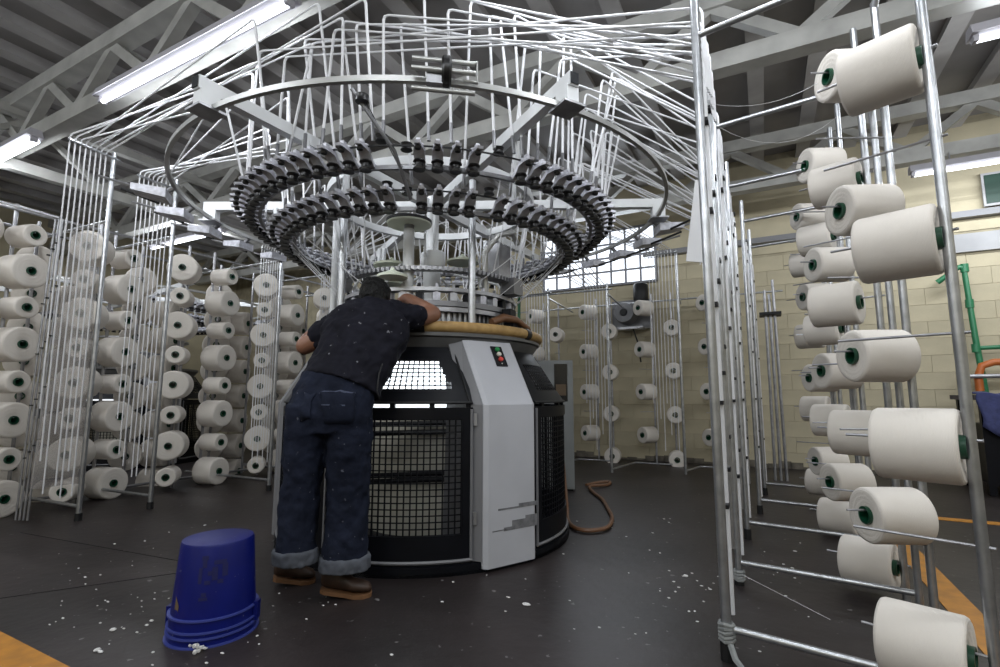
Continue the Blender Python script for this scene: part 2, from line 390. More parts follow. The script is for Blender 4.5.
# ---- right rack
RC = thing('spool_rack', 'tall galvanised tube rack holding white yarn spools on the right', 'rack', (0.2, 3.5, 0))
AW, TW = (-.933, .36), (-.906, -.423)
rposts = [((.560, 2.086), AW, [57, 238, 447, 660]), ((.590, 2.86), TW, [77, 211, 356, 515]), ((.560, 3.22), AW, [178, 302, 434, 568]),
          ((.570, 4.05), TW, [166, 265, 371, 482]), ((.560, 4.40), AW, [236, 328, 421, 519]), ((.575, 5.20), TW, [217, 297, 378, 461]), ((.56, 5.6), AW, [262, 335, 409, 484])]
for i, (p, d, ys) in enumerate(rposts):
    ztop = 3.05 if i != 1 else 2.93
    upright('post', RC, p[0], p[1], 0.0, ztop, 0.0165)
    if i in (1, 3, 5): upright('post', RC, p[0] - .03, p[1] + .10, 0.0, 2.62, 0.0150)
    zs = []
    for k, py in enumerate(ys):
        off = ((0.016 if k < 3 else .05) if i == 0 else 0.03) + (0.05 if i == 2 and k == 1 else 0.0)
        q = (p[0] + d[0] * (off + (.25 if d is TW else 0)), p[1] + d[1] * (off + (.25 if d is TW else 0)))
        z = zpx(q[0], q[1], py); zs.append(z)
        spool(SP_R, (p[0] + d[0] * off, p[1] + d[1] * off, z), d, 'white spool, %s from the top on the %s post of the right rack' % (ORD[k], ORD[i] if i else 'nearest'), 'spools on the right rack')
        peg(RC, p, z, d)
    for k in range(3): peg(RC, p, (zs[k] + zs[k + 1]) / 2, d)
fr = [(-.18, 2.213), (-.175, 3.078), (-.16, 4.05), (-.09, 4.95), (-.05, 5.89)]
for i, (x, y) in enumerate(fr):
    r_ = 0.019 if i == 0 else 0.0165
    upright('guide_pole', RC, x, y, 0.02, 3.35 if i == 0 else 2.78, r_)
    MB().tube([(0, 0, 0), (0, 0, .07)], r_ + .008, 10).build('rubber_foot', 'rubber', RC, loc=(x - .2, y - 3.5, 0))
    rail('cross_bar', RC, (x + .015, y, .115), (.56, y - (.1 if i else .12), .115), .0135)
    rail('cross_bar', RC, (x + .015, y, 2.585), (.56, y - (.1 if i else .12), 2.585), .0145)
    # guide tubes clipped beside each pole
    for k, (dx, dy) in enumerate(((.015, .13), (.02, .27), (.02, .40))[:3 if i < 4 else 1]):
        g = MB().tube([(0, 0, .12 + .22 * k), (0, 0, 2.42)], .0095, 8).build('guide_tube', 'whitetube' if k == 0 else 'chrome', RC, smooth=True, loc=(x + dx - .2, y + dy - 3.5, 0))
        for q in range(5):
            MB().box((0, -.02, 0), (.022, .07, .016)).build('clip', 'rubber', g, loc=(0, 0, .55 + q * .42 + k * .13))
lo = MB()
for p_, q_ in (((.59, 2.86, 2.90), (.66, 2.5, 3.4)),): lo.tube([p_, q_], .016, 10)
lo.build('brace', 'chrome', RC, smooth=True).location = (-.2, -3.5, 0)
# rag tied round the first pole foot
rg = MB()
for k in range(5): rg.tube([(-.18 + .026 * math.cos(q * .9), 2.213 + .026 * math.sin(q * .9), .075 + .014 * k + .004 * math.sin(q * 2 + k)) for q in range(8)], .008, 6, closed=False)
rg.tube([(-.17, 2.20, .07), (-.15, 2.16, .03), (-.12, 2.13, .012), (-.09, 2.12, .008)], [.012, .012, .011, .006], 6)
tag(rg.build('rag', 'cabinet', smooth=True), 'pale rag tied around the foot of the nearest right pole', 'rag')
rg = MB()
for k in range(4): rg.tube([(-.175 + .024 * math.cos(q * .9), 3.078 + .026 * math.sin(q * .9), .03 + .013 * k + .004 * math.sin(q * 2 + k)) for q in range(8)], .008, 6)
tag(rg.build('rag', 'cabinet', smooth=True), 'lint clump on the foot of the second right pole', 'rag')
# papers hanging on the first guide pole
pp = MB()
pp.prism([(0, 0, 0), (.05, .015, -.01), (.012, .02, -.40), (-.058, 0, -.39)], (0, 0, 0), (.004, -.004, 0))
pp.prism([(.052, .014, -.01), (.075, .03, .0), (.05, .04, -.24), (.0, .02, -.41)], (0, 0, 0), (.004, -.004, 0))
tag(pp.build('paper_sheet', 'whitetube', loc=(-.235, 2.45, 2.02)), 'folded white sheet hanging from the right guide poles', 'paper')

# ---- left rack
LC = thing('spool_rack', 'long galvanised rack full of white yarn spools on the left', 'rack', (-5.4, 3.6, 0))
OD, EV = (.975, .22), (.74, -.67)
ltips = [(-5.62, 1.43), (-5.614, 1.88), (-5.581, 2.246), (-5.68, 2.701), (-5.60, 3.133), (-5.53, 3.68), (-5.56, 4.158), (-5.545, 4.666), (-5.56, 5.12), (-5.55, 5.58)]
PZ = [2.405, 2.083, 1.76, 1.438, 1.115, .793, .47, .148]
for i, (tx, ty) in enumerate(ltips):
    odd = (i % 2 == 1); d = OD if odd else EV
    p = (tx - d[0] * .28, ty - d[1] * .28)
    upright('post', LC, p[0], p[1], 0, 2.72, .0155, 'steel', 8)
    nth = 'leftmost' if i == 0 else ORD[i]
    for k, z in enumerate(PZ):
        big = (k % 2 == 1) if odd else (k % 2 == 0)
        peg(LC, p, z, d, PEGS)
        if i == 4 and k == 7: pass
        spool(SP_L if big else SP_S, (p[0] + d[0] * .04, p[1] + d[1] * .04, z), d,
              '%s white spool, %s from top, %s front post of the left rack' % ('full' if big else 'half-used', ORD[k], nth), 'spools on the front of the left rack')
BD = [(-.86, .5), (-.86, -.5)]
for i in range(9):
    p = (-6.08, 2.05 + i * .46)
    upright('post', LC, p[0], p[1], 0, 2.66, .0155, 'steel', 8)
    d = BD[i % 2]
    for k, z in enumerate(PZ[1:] if i % 2 else PZ[:7]):
        peg(LC, p, z - .12, d, PEGS)
        spool(SP_L, (p[0] + d[0] * .03, p[1] + d[1] * .03, z - .12), d, 'cream spool seen from behind, %s from top, %s rear post of left rack' % (ORD[k], ORD[i]), 'spools on the rear of the left rack')
lpoles = [(-4.95, 2.12), (-4.90, 2.63), (-4.70, 3.69), (-4.60, 4.42), (-4.6, 5.3)]
for i, (x, y) in enumerate(lpoles):
    upright('guide_pole', LC, x, y, .02, [3.12, 3.06, 2.6, 2.55, 2.5][i], .019)
    MB().tube([(0, 0, 0), (0, 0, .06)], .027, 10).build('rubber_foot', 'rubber', LC, loc=(x + 5.4, y - 3.6, 0))
    rail('cross_bar', LC, (x, y, .11), (-6.1, y - .05, .11), .014)
    rail('cross_bar', LC, (x, y, 2.50), (-6.1, y - .05, 2.50), .013)
rail('top_rail', LC, (-5.86, 1.0, 2.66), (-5.80, 6.0, 2.66), .014, 'steel'); rail('top_rail', LC, (-6.08, 1.0, 2.56), (-6.08, 6.0, 2.56), .014, 'steel')
rail('floor_rail', LC, (-5.9, 1.0, .07), (-5.85, 6.0, .07), .014, 'steel')
rail('top_rail', LC, (-4.95, 1.8, 2.42), (-5.86, 1.5, 2.70), .013, 'steel')

# ---- far rack by the cream wall
BC = thing('spool_rack', 'far rack with rows of small-looking yarn spools before the cream wall', 'rack', (-1.6, 7.7, 0))
bcol = [(-3.40, 0), (-2.95, 1), (-2.49, 0), (-2.07, 1), (-1.62, 0), (-1.14, 1), (-.72, 0)]
for i, (x, od) in enumerate(bcol):
    d = (.16, -.987) if od else (-.62, -.785)
    p = (x - d[0] * .26, 7.55 - d[1] * .26)
    upright('post', BC, p[0], p[1], 0, 2.55, .0155, 'steel', 8)
    z0 = 1.985 if od else 2.315
    for k in range(4):
        z = z0 - k * .63
        peg(BC, p, z, d, PEGS)
        if k < 3: peg(BC, p, z - .315, d, PEGS)
        spool(SP_B, (p[0] + d[0] * .04, p[1] + d[1] * .04, z), d, 'white spool before the cream wall, %s from top on the %s far post' % (ORD[k], ORD[i]), 'spools on the far rack')
for i, (x, y) in enumerate(((-2.62, 6.45), (-1.79, 6.50), (-.93, 6.78))):
    upright('guide_pole', BC, x, y, .02, 2.9 if i == 2 else 2.5, .018)
    rail('floor_bar', BC, (x, y, .06), (x + .12, 7.3, .06), .012); rail('floor_bar', BC, (x + .12, 7.3, .06), (x + .62, 7.32, .06), .012)
    rail('top_bar', BC, (x, y, 2.36), (x - .1, 7.75, 2.36), .012)
rail('top_rail', BC, (-4.2, 7.72, 2.42), (.3, 7.72, 2.42), .013)
rail('top_rail', BC, (-3.9, 6.46, 2.42), (-1.8, 6.50, 2.42), .013)
# loose bundle of spare tubes standing right of the far rack
sb = thing('tube_bundle', 'bundle of spare steel tubes standing upright near the cream wall', 'tubes', (.12, 7.0, 0))
for k in range(9):
    dx, dy = (k % 3) * .06 - .06, (k // 3) * .06 - .06
    MB().tube([(dx, dy, 0), (dx * .8, dy * .8, 2.25 + random.uniform(-.1, .25))], .016, 8).build('tube', 'steel', sb, smooth=True)
MB().box((0, 0, 2.0), (.24, .24, .035)).build('strap', 'rubber', sb)
# ------------------------------------------------------------------ the circular knitting machine
MC, MROT = Vector((-2.33, 3.25, 0)), R(35.6)
def pol(a, r, z):                       # machine frame: angle 0 faces the viewer, positive to the right
    a = R(a); return Vector((r * math.sin(a), -r * math.cos(a), z))
def mworld(v): return MC + Matrix.Rotation(MROT, 3, 'Z') @ v
def sector(mb, a0, a1, prof, step=3.0):
    """closed profile [(r, z)...] swept from angle a0 to a1"""
    n = max(1, int(abs(a1 - a0) / step))
    return mb.loft([[pol(a0 + (a1 - a0) * i / n, r, z) for r, z in prof] for i in range(n + 1)])
def ringm(mb, prof, n=96):
    return mb.loft([[pol(360.0 * i / n, r, z) for r, z in prof] for i in range(n)], closed=True)
def rect(r0, r1, z0, z1): return [(r0, z0), (r1, z0), (r1, z1), (r0, z1)]

KM = thing('knitting_machine', 'large circular knitting machine with black mesh guards and rings of yarn feeders', 'machine', MC, MROT)
# base and body
ringm(MB(), rect(.94, 1.07, 0.0, .055)).build('base_ring', 'black', KM, True)
ringm(MB(), [(1.055, .0), (1.070, .0), (1.070, .020), (1.055, .028)]).build('base_rim', 'greydark', KM, True)
ringm(MB(), [(.30, 1.355), (.80, 1.355), (.86, 1.375), (.86, 1.41), (.30, 1.41)]).build('table', 'table', KM, True)
ringm(MB(), [(.74, 1.31), (.80, 1.30), (.845, 1.365), (.74, 1.365)]).build('table_skirt', 'table', KM, True)
MB().lathe([(.02, .06), (.46, .06), (.46, .30), (.43, .34), (.43, 1.05), (.52, 1.32), (.02, 1.32)], 40).build('fabric_tube', 'fabric', KM, True)
MB().lathe([(.02, .02), (.93, .02), (.93, .06), (.02, .06)], 40).build('floor_plate', 'black', KM, True)
for z in (.42, .46, .74, .80): MB().tube([(-.72, -.42 - z * .1, z), (.72, -.50 + z * .1, z + .02)], .018, 8).build('roller_bar', 'black', KM, True)
sector(MB(), -85, 85, rect(.58, .60, .875, 1.30)).build('inner_work_lamp', 'worklamp', KM)
KM_l = lamp(KM, (0, -.64, 1.12), .9, .2, 2.5, rot=(PI / 2, 0, 0))

def door(a0, a1, visible=True):
    t = 1.04
    d = MB()
    sector(d, a0, a1, rect(t - .012, t + .012, .03, .215)); sector(d, a0, a1, rect(t - .012, t + .012, .86, .93))
    sector(d, a0, a0 + 3.5, rect(t - .012, t + .012, .215, .86)); sector(d, a1 - 3.5, a1, rect(t - .012, t + .012, .215, .86))
    o = d.build('guard_door', 'black', KM, True)
    e = MB()
    e.tube([pol(a0 + .4, t + .014, .07), pol(a0 + .4, t + .014, .92)], .009, 6).tube([pol(a1 - .4, t + .014, .07), pol(a1 - .4, t + .014, .92)], .009, 6)
    e.tube([pol(a0 + (a1 - a0) * i / 16, t + .014, .075) for i in range(17)], .010, 6)
    e.build('door_edge', 'greydark', o, True)
    wm = MB()
    na = int((a1 - a0 - 7) / 1.95)
    for i in range(na + 1):
        a = a0 + 3.5 + (a1 - a0 - 7) * i / na; wm.box(pol(a, t, .5375), (.0085, .006, .65), rz=R(a))
    for j in range(19):
        z = .215 + .645 * j / 18
        sector(wm, a0 + 3, a1 - 3, rect(t - .004, t + .002, z - .0032, z + .0032), 4)
    tag(wm.build('wire_mesh', 'black', o), kind='stuff')
    # sloping upper guard
    def cone(z): return 1.035 - (z - .955) * .66
    u = MB()
    def cs(a_0, a_1, z0, z1, th=.01): sector(u, a_0, a_1, [(cone(z0) - th, z0), (cone(z0) + th, z0), (cone(z1) + th, z1), (cone(z1) - th, z1)])
    cs(a0, a1, .957, 1.035); cs(a0, a1, 1.215, 1.305); cs(a0, a0 + 6, 1.035, 1.215)
    st = [(1.035, 1.08, 4.5), (1.08, 1.125, 6.0), (1.125, 1.17, 7.2), (1.17, 1.215, 8.4)]
    for z0, z1, w_ in st: cs(a1 - w_ - 2, a1, z0, z1)
    up = u.build('upper_guard', 'black', KM, True)
    um = MB(); na = int((a1 - a0 - 12) / 1.95)
    for i in range(na + 1):
        a = a0 + 6 + (a1 - a0 - 12) * i / na
        um.beam(pol(a, cone(1.03), 1.03), pol(a, cone(1.22), 1.22), .0085, .006)
    for j in range(8):
        z = 1.035 + .18 * j / 7; r_ = cone(z)
        sector(um, a0 + 5, a1 - 5, rect(r_ - .003, r_ + .003, z - .0045, z + .0045), 4)
    tag(um.build('wire_mesh', 'black', up), kind='stuff')
    sl = MB(); sl.tube([pol(a1 - 1.0, cone(.96) + .013, .96), pol(a1 - 4, cone(1.3) + .013, 1.30)], .008, 6)
    sl.tube([pol(a0 + (a1 - a0) * i / 12, cone(.958) + .012, .958) for i in range(13)], .009, 6); sl.build('guard_edge', 'rubber', up, True)
    for f in (0.12, .45, .72, .97): MB().box(pol(a0 + (a1 - a0) * f, 1.03, .943), (.03, .02, .03), rz=R(a0 + (a1 - a0) * f)).build('spacer', 'black', KM)
    return o
for a in (-33, 40, 88, 160, 208, -81): door(a, a + 47)
# panels
def panel(ac, front):
    m = Matrix.Rotation(R(ac), 3, 'Z'); hw = .19
    prof = [(-1.09, .022), (-1.09, .945), (-.835, 1.352), (-.74, 1.352), (-.74, .022)]
    def pts(x, ins=0.0): return [m @ Vector((x, y + (ins if y < -.80 else 0), z)) for y, z in prof]
    b = MB().loft([pts(-hw, .022), pts(-hw + .022), pts(hw - .022), pts(hw, .022)])
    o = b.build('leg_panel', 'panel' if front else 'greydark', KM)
    s = MB().loft([[m @ Vector((-hw - .075, -.97, .06)), m @ Vector((-hw - .075, -.97, .95)), m @ Vector((-hw - .075, -.77, 1.33)), m @ Vector((-hw - .075, -.72, .06))],
                   [m @ Vector((-hw, -1.06, .06)), m @ Vector((-hw, -1.06, .945)), m @ Vector((-hw, -.81, 1.345)), m @ Vector((-hw, -.72, .06))]])
    s.build('panel_side', 'greydark', KM)
    MB().box(m @ Vector((0, -1.0, .028)), (.34, .14, .05), rz=R(ac)).build('panel_foot', 'black', KM)
    if front:
        # control plate on the slope
        dn = Vector((0, -.4, -.19 * 0)); sl = (Vector((0, -.835, 1.352)) - Vector((0, -1.09, .945))).normalized()
        nn = Vector((0, -sl.z, sl.y))
        ctr = Vector((.035, -.90, 1.25))
        mt = m @ Matrix((Vector((1, 0, 0)), sl, nn)).transposed()
        c0 = ctr + nn * .004 + (Vector((0, -1.09, .945)) + sl * ((ctr - Vector((0, -1.09, .945))).dot(sl)) - Vector((0, ctr.y, ctr.z)))
        pl = MB().box(m @ c0, (.085, .155, .008), mtx=mt).build('control_plate', 'screen', KM)
        for k, (mm, off) in enumerate((('btngreen', .05), ('btnwhite', .012), ('btnred', -.028))):
            c1 = c0 + sl * off + nn * .004
            MB().tube([m @ c1, m @ (c1 + nn * .012)], .0155, 14).build('push_button', mm, pl, True)
        MB().tube([m @ (c0 - sl * .06 + nn * .004), m @ (c0 - sl * .06 + nn * .008)], .004, 8).build('indicator', 'btnwhite', pl, True)
        for (x0, x1, z0, z1) in ((-.10, .19, .335, .345), (.05, .189, .345, .36), (-.06, .188, .215, .235), (.0, .188, .235, .268), (-.14, -.04, .22, .226), (.10, .187, .268, .285)):
            MB().box(m @ Vector(((x0 + x1) / 2, -1.0905, (z0 + z1) / 2)), (x1 - x0, .002, z1 - z0), rz=R(ac)).build('worn_patch', 'wornpaint', o)
for k, ac in enumerate((27, 147, -93)): panel(ac, k == 0)
for z in (.30, .86): MB().box(pol(14.6, 1.06, z), (.02, .02, .07), rz=R(14)).build('hinge', 'steel', KM)

# padded rail on the table edge
arc = lambda a0, a1, r, z, n=18: [pol(a0 + (a1 - a0) * i / n, r, z) for i in range(n + 1)]
MB().tube(arc(-3, 51, 0.85, 1.432), .036, 14).build('padded_rail', 'roll', KM, True)
MB().tube(arc(53, 82, 0.85, 1.43), .037, 14).build('padded_rail', 'roll', KM, True)
MB().tube(arc(-13, -2.5, .85, 1.431, 6), .041, 14).build('tape', 'rubber', KM, True)
MB().tube(arc(50, 54, .85, 1.431, 3), .040, 14).build('tape', 'rubber', KM, True)

# needle bed in the middle
nb = MB()
for i in range(96):
    a = 360 / 96 * i; nb.box(pol(a, .60, 1.48), (.016, .03, .17), rz=R(a))
tag(nb.build('needle_slats', 'chrome', KM), kind='stuff')
for r0, r1, z0, z1, m_ in ((.50, .58, 1.395, 1.60, 'steel'), (.48, .66, 1.565, 1.595, 'steel'), (.56, .67, 1.60, 1.635, 'ringbar'), (.62, .70, 1.84, 1.862, 'steel'), (.60, .68, 1.70, 1.725, 'steel')):
    ringm(MB(), rect(r0, r1, z0, z1), 64).build('cam_ring', m_, KM, True)
tg = MB()
for i in range(120):
    a = 3 * i; tg.box(pol(a, .705, 1.845), (.014, .02, .03), rz=R(a))
tag(tg.build('ring_teeth', 'ringbar', KM), kind='stuff')
cm = MB().box((0, 0, 0), (.05, .055, .055)).box((0, -.02, .05), (.018, .02, .07)).mesh('cam_block')
for i in range(36):
    part('cam_block', cm, ('feeder', 'steel', 'black')[i % 3] if i < 3 else None, KM, pol(10 * i, .64, 1.665), (0, 0, R(10 * i))) if False else None
cms = []
for mm in ('feeder', 'steel', 'black'):
    c_ = cm.copy(); c_.materials.append(M[mm]); cms.append(c_)
for i in range(36): part('cam_block', cms[i % 3], None, KM, pol(10 * i + 3, .64, 1.665), (0, 0, R(10 * i + 3)))
MB().lathe([(.01, 1.60), (.14, 1.60), (.14, 1.70), (.07, 1.76), (.07, 2.0), (.09, 2.05), (.09, 2.14), (.05, 2.18), (.05, 2.62), (.01, 2.62)], 28).build('hub', 'whitepaint', KM, True)
MB().lathe([(.01, 0), (.075, 0), (.08, .01), (.08, .10), (.074, .115), (.01, .115)], 24, origin=pol(2, .42, 1.92)).build('lubricator_pot', 'whitepaint', KM, True)
MB().tube([pol(2, .42, 2.03), pol(2, .42, 2.36)], .012, 8).build('pot_stem', 'whitepaint', KM, True)
for k, (a, r_, z, q) in enumerate(((-35, .5, 1.95, .13), (-48, .42, 1.84, .12), (-20, .75, 1.80, .10), (30, .45, 2.0, .12))):
    MB().lathe([(.01, -.012), (q, -.03), (q, -.015), (.02, .02), (.01, .04)], 24, origin=pol(a, r_, z)).build('yarn_dish', 'cream', KM, True)
for k in range(6):
    a = 21 + 60 * k
    MB().tube([pol(a + 10, .66, 1.75), pol(a + 16, .55, 1.92), pol(a + 14, .18, 1.98)], .011, 8).build('stay_rod', 'whitepaint', KM, True)
ch = MB().tube([pol(38, .62, 1.72), pol(36, .64, 2.02), pol(42, .70, 2.15), pol(52, .74, 2.20), pol(64, .72, 2.16)], .022, 10).build('air_hose', 'bigring', KM, True)
MB().box(pol(52, .62, 1.98), (.16, .12, .26), rz=R(50)).build('gear_box', 'steel', KM); MB().box(pol(58, .70, 1.80), (.13, .12, .12), rz=R(50)).build('gear_box', 'ringbar', KM)
MB().tube([pol(34, .74, 1.50), pol(43, .74, 1.545), pol(54, .76, 1.545), pol(64, .80, 1.50), pol(68, .82, 1.44)], [.026, .030, .026, .020, .014], 10).build('brown_tube', 'hose', KM, True)  # tapered brown tube, stand-in for a forearm-like shape lying on the table
MB().box(pol(56, .72, 1.47), (.12, .08, .13), rz=R(50)).build('drive_cover', 'black', KM)
MB().box(pol(54, .70, 1.60), (.10, .07, .05), rz=R(58)).build('drive_cover', 'black', KM)
# yarn running from the lower feeders down to the needles
ys_ = MB()
for i in range(56):
    a = 360 / 56 * i
    if a < 42 or a > 318: continue
    b = a + random.uniform(-25, 25)
    ys_.tube([pol(a, 1.06, 2.10), pol(b, .66, 1.70)], .0026, 4)
for i in range(40):
    a = 9 * i
    if a < 30 or a > 330: continue
    b = a + random.uniform(-16, 16)
    ys_.tube([pol(a, .80, 2.52), pol(b, .70, 1.88)], .0050, 5)
tag(ys_.build('yarn_strands', 'whitetube', KM), kind='stuff')
# columns
MB().tube([pol(20, .78, 1.39), pol(20, .78, 2.46)], .024, 16).build('column', 'chrome', KM, True)
MB().tube([pol(-50, .80, 1.39), pol(-50, .80, 2.46)], .026, 16).build('column', 'chrome', KM, True)
MB().tube([pol(140, .78, 1.39), pol(140, .78, 2.46)], .026, 16).build('column', 'chrome', KM, True)
MB().tube([pol(-100, .80, 1.39), pol(-100, .80, 2.46)], .026, 16).build('column', 'whitepaint', KM, True)
cp_ = MB().tube([pol(-15, .62, 1.39), pol(-15, .62, 2.14)], .038, 20).build('thick_column', 'whitepaint', KM, True)
MB().tube([pol(-15, .62, 2.03), pol(-15, .62, 2.17)], .034, 20).build('collar', 'steel', cp_, True)
MB().lathe([(.01, -.0), (.15, .0), (.155, .01), (.01, .012)], 32, origin=pol(-15, .62, 2.17)).build('cap_disc', 'cream', cp_, True)
MB().lathe([(.13, .014), (.158, .012), (.158, .03), (.13, .03)], 32, origin=pol(-15, .62, 2.17), closed=True).build('disc_rim', 'rubber', cp_, True)
for z, h in ((1.72, .07), (1.83, .04)): MB().box(pol(-15, .5815, z), (.008, .003, h), rz=R(-8)).build('scribble', 'print', cp_)
MB().tube([pol(-6, .50, 2.15), pol(-6, .50, 1.98)], .008, 6).build('sensor_rod', 'whitepaint', KM, True)
# white structural rings and arms
ringm(MB(), rect(.78, .83, 2.515, 2.575)).build('support_ring', 'whitepaint', KM, True)
for k in range(6):
    a = 21 + 60 * k - (60 if k == 5 else 0) + (0)
    a = [21, 81, 141, 201, 261, -38.5][k]
    arm = MB().beam(pol(a, .08, 2.545), pol(a, 1.90, 2.555), .055, .07).build('radial_arm', 'whitepaint', KM)
    MB().box(pol(a, 1.905, 2.555), (.047, .004, .060), rz=R(a)).build('arm_opening', 'black', arm)
    MB().box(pol(a, 1.84, 2.475), (.07, .10, .10), rz=R(a)).build('ring_bracket', 'whitepaint', KM)
    MB().box(pol(a, 1.84, 2.425), (.13, .14, .012), rz=R(a)).build('bracket_plate', 'steel', KM)
    MB().tube([pol(a + 2, 1.28, 2.26), pol(a + 2, 1.28, 2.52)], .022, 12).build('ring_hanger', 'whitepaint', KM, True)
    MB().tube([pol(a + 8, 1.06, 2.10), pol(a + 8, 1.06, 2.44)], .022, 12).build('ring_hanger', 'whitepaint', KM, True)
ringm(MB(), [(1.811, 2.430), (1.836, 2.430), (1.836, 2.458), (1.811, 2.458)], 120).build('outer_ring', 'bigring', KM, True)

# feeder rings
def feeder_meshes():
    # local: +X radial outwards, Z up, origin on the rail
    side = [(-.060, -.004), (-.010, -.020), (.035, .004), (.066, .032), (.115, .044), (.155, .036), (.162, .050), (.110, .064), (.054, .056), (.022, .022), (-.012, .004), (-.060, .012)]
    br = MB().loft([[(x, -.031 if x < .10 else -.016, z) for x, z in side], [(x, .031 if x < .10 else .016, z) for x, z in side]])
    br.box((.10, 0, .070), (.03, .022, .03))
    wh = MB().lathe([(.004, -.060), (.033, -.062), (.035, -.052), (.024, -.042), (.024, -.024), (.036, -.014), (.033, -.006), (.004, -.006)], 14, origin=(.035, 0, 0))
    ey = MB().lathe([(.004, .0), (.016, .0), (.020, .012), (.010, .022), (.004, .022)], 10, origin=(.120, 0, .018))
    pu = MB().lathe([(.004, 0), (.026, .0), (.028, .006), (.026, .014), (.010, .020), (.004, .020)], 14, origin=(.060, 0, .062))
    a, b, c, d = br.mesh('feeder'), wh.mesh('yarn_wheel'), pu.mesh('pulley'), ey.mesh('eyelet')
    for me, mm in ((a, 'feeder'), (b, 'feederwheel'), (c, 'feeder'), (d, 'feederwheel')):
        me.polygons.foreach_set('use_smooth', [True] * len(me.polygons)); me.set_sharp_from_angle(angle=R(40)); me.materials.append(M[mm])
    return a, b, c, d
FA, FB, FC, FD = feeder_meshes()
def feeder_ring(KMx, rail_r, z, n, gaps, off=0.0):
    for i in range(n):
        a = off + 360.0 * i / n
        if any(abs((a - g + 180) % 360 - 180) < w_ for g, w_ in gaps): continue
        rz = R(a) - PI / 2 + random.uniform(-.05, .05)
        f = part('feeder', FA, None, KMx, pol(a, rail_r + .02, z), (0, 0, rz))
        part('yarn_wheel', FB, None, f); part('pulley', FC, None, f); part('eyelet', FD, None, f)
ringm(MB(), rect(1.262, 1.284, 2.266, 2.290), 120).build('upper_feeder_rail', 'ringbar', KM, True)
ringm(MB(), [(1.372, 2.352), (1.380, 2.352), (1.380, 2.360), (1.372, 2.360)], 120).build('drive_belt', 'rubber', KM, True)
ringm(MB(), rect(1.027, 1.049, 2.112, 2.136), 120).build('lower_feeder_rail', 'ringbar', KM, True)
ringm(MB(), [(1.132, 2.20), (1.140, 2.20), (1.140, 2.208), (1.132, 2.208)], 120).build('drive_belt', 'rubber', KM, True)
UG = [(-8.5, 4.5), (15, 4.0)]; LG = [(-9, 4.5), (17, 3.0)]
feeder_ring(KM, 1.285, 2.295, 84, UG, 1.0)
feeder_ring(KM, 1.050, 2.140, 72, LG, 1.5)
# idler wheels in the gaps
for a, r_, z in ((-6.5, 1.33, 2.37), (-12, 1.37, 2.40), (16, 1.34, 2.40), (-8, 1.10, 2.21), (-14, 1.12, 2.24), (18, 1.11, 2.25)):
    MB().lathe([(.004, -.02), (.034, -.018), (.026, 0), (.034, .018), (.004, .02)], 14, origin=pol(a, r_, z)).build('idler_wheel', 'feederwheel', KM, True)
# leaning tension arm with a wheel, front
ta = MB().tube([pol(-17, 1.50, 2.62), pol(-9, 1.36, 2.33), pol(-6, 1.20, 2.12)], .011, 8).build('tension_arm', 'ringbar', KM, True)
MB().lathe([(.004, -.02), (.036, -.018), (.030, 0), (.036, .018), (.004, .02)], 16, origin=pol(-15, 1.48, 2.57)).build('arm_wheel', 'feederwheel', ta, True)
MB().tube([pol(-14.5, 1.48, 2.57), pol(-8, 1.30, 2.25)], .003, 5).build('belt_strand', 'rubber', ta)
# lint blower on the outer ring
bl = MB()
for dz, dr in ((.075, .05), (.015, .07), (-.07, .05)):
    bl.tube([pol(-3.2, 1.82 + dr, 2.445 + dz), pol(5.6, 1.82 + dr, 2.445 + dz)], .012, 10)
blo = bl.build('blower_nozzle', 'bigring', KM, True)
MB().lathe([(.01, -.022), (.062, -.022), (.070, -.012), (.070, .012), (.062, .022), (.01, .022)], 24, 'X').build('fan_wheel', 'feederwheel', blo, True, loc=pol(1.6, 1.86, 2.47))
MB().box(pol(.2, 1.845, 2.44), (.09, .06, .07), rz=R(1)).build('blower_motor', 'steel', blo)
MB().tube([pol(5.2, 1.87, 2.52), pol(5.9, 1.87, 2.53), pol(5.9, 1.87, 2.43), pol(4, 1.87, 2.43)], .008, 8).build('hook', 'bigring', blo, True)
# stop-motion plates on the far halves of the outer ring
def stop_plate(a):
    p = MB().loft([[pol(a - 2.6, 1.86, 2.335), pol(a + 2.6, 1.86, 2.335), pol(a + 1.6, 2.07, 2.375), pol(a - 1.6, 2.07, 2.375)],
                   [pol(a - 2.6, 1.86, 2.40), pol(a + 2.6, 1.86, 2.40), pol(a + 1.6, 2.07, 2.42), pol(a - 1.6, 2.07, 2.42)]]).build('stop_plate', 'feeder', KM)
    MB().tube([pol(a - 2.6, 1.94, 2.345), pol(a - 4.6, 2.20, 2.45)], .010, 6).build('plate_rod', 'rubber', p)
    MB().tube([pol(a + 1.0, 2.05, 2.40), pol(a - .6, 2.28, 2.47)], .009, 6).build('plate_rod', 'steel', p)
    MB().tube([pol(a, 1.83, 2.44), pol(a, 1.90, 2.38)], .018, 8).build('plate_clamp', 'steel', p)
for a in (-78, -90, -102, -114, -126, -140, 84, 96, 108, 120, 134): stop_plate(a)
ringm(MB(), [(1.90, 2.315), (1.915, 2.315), (1.915, 2.33), (1.90, 2.33)], 90).build('guide_ring', 'steel', KM, True) if False else None

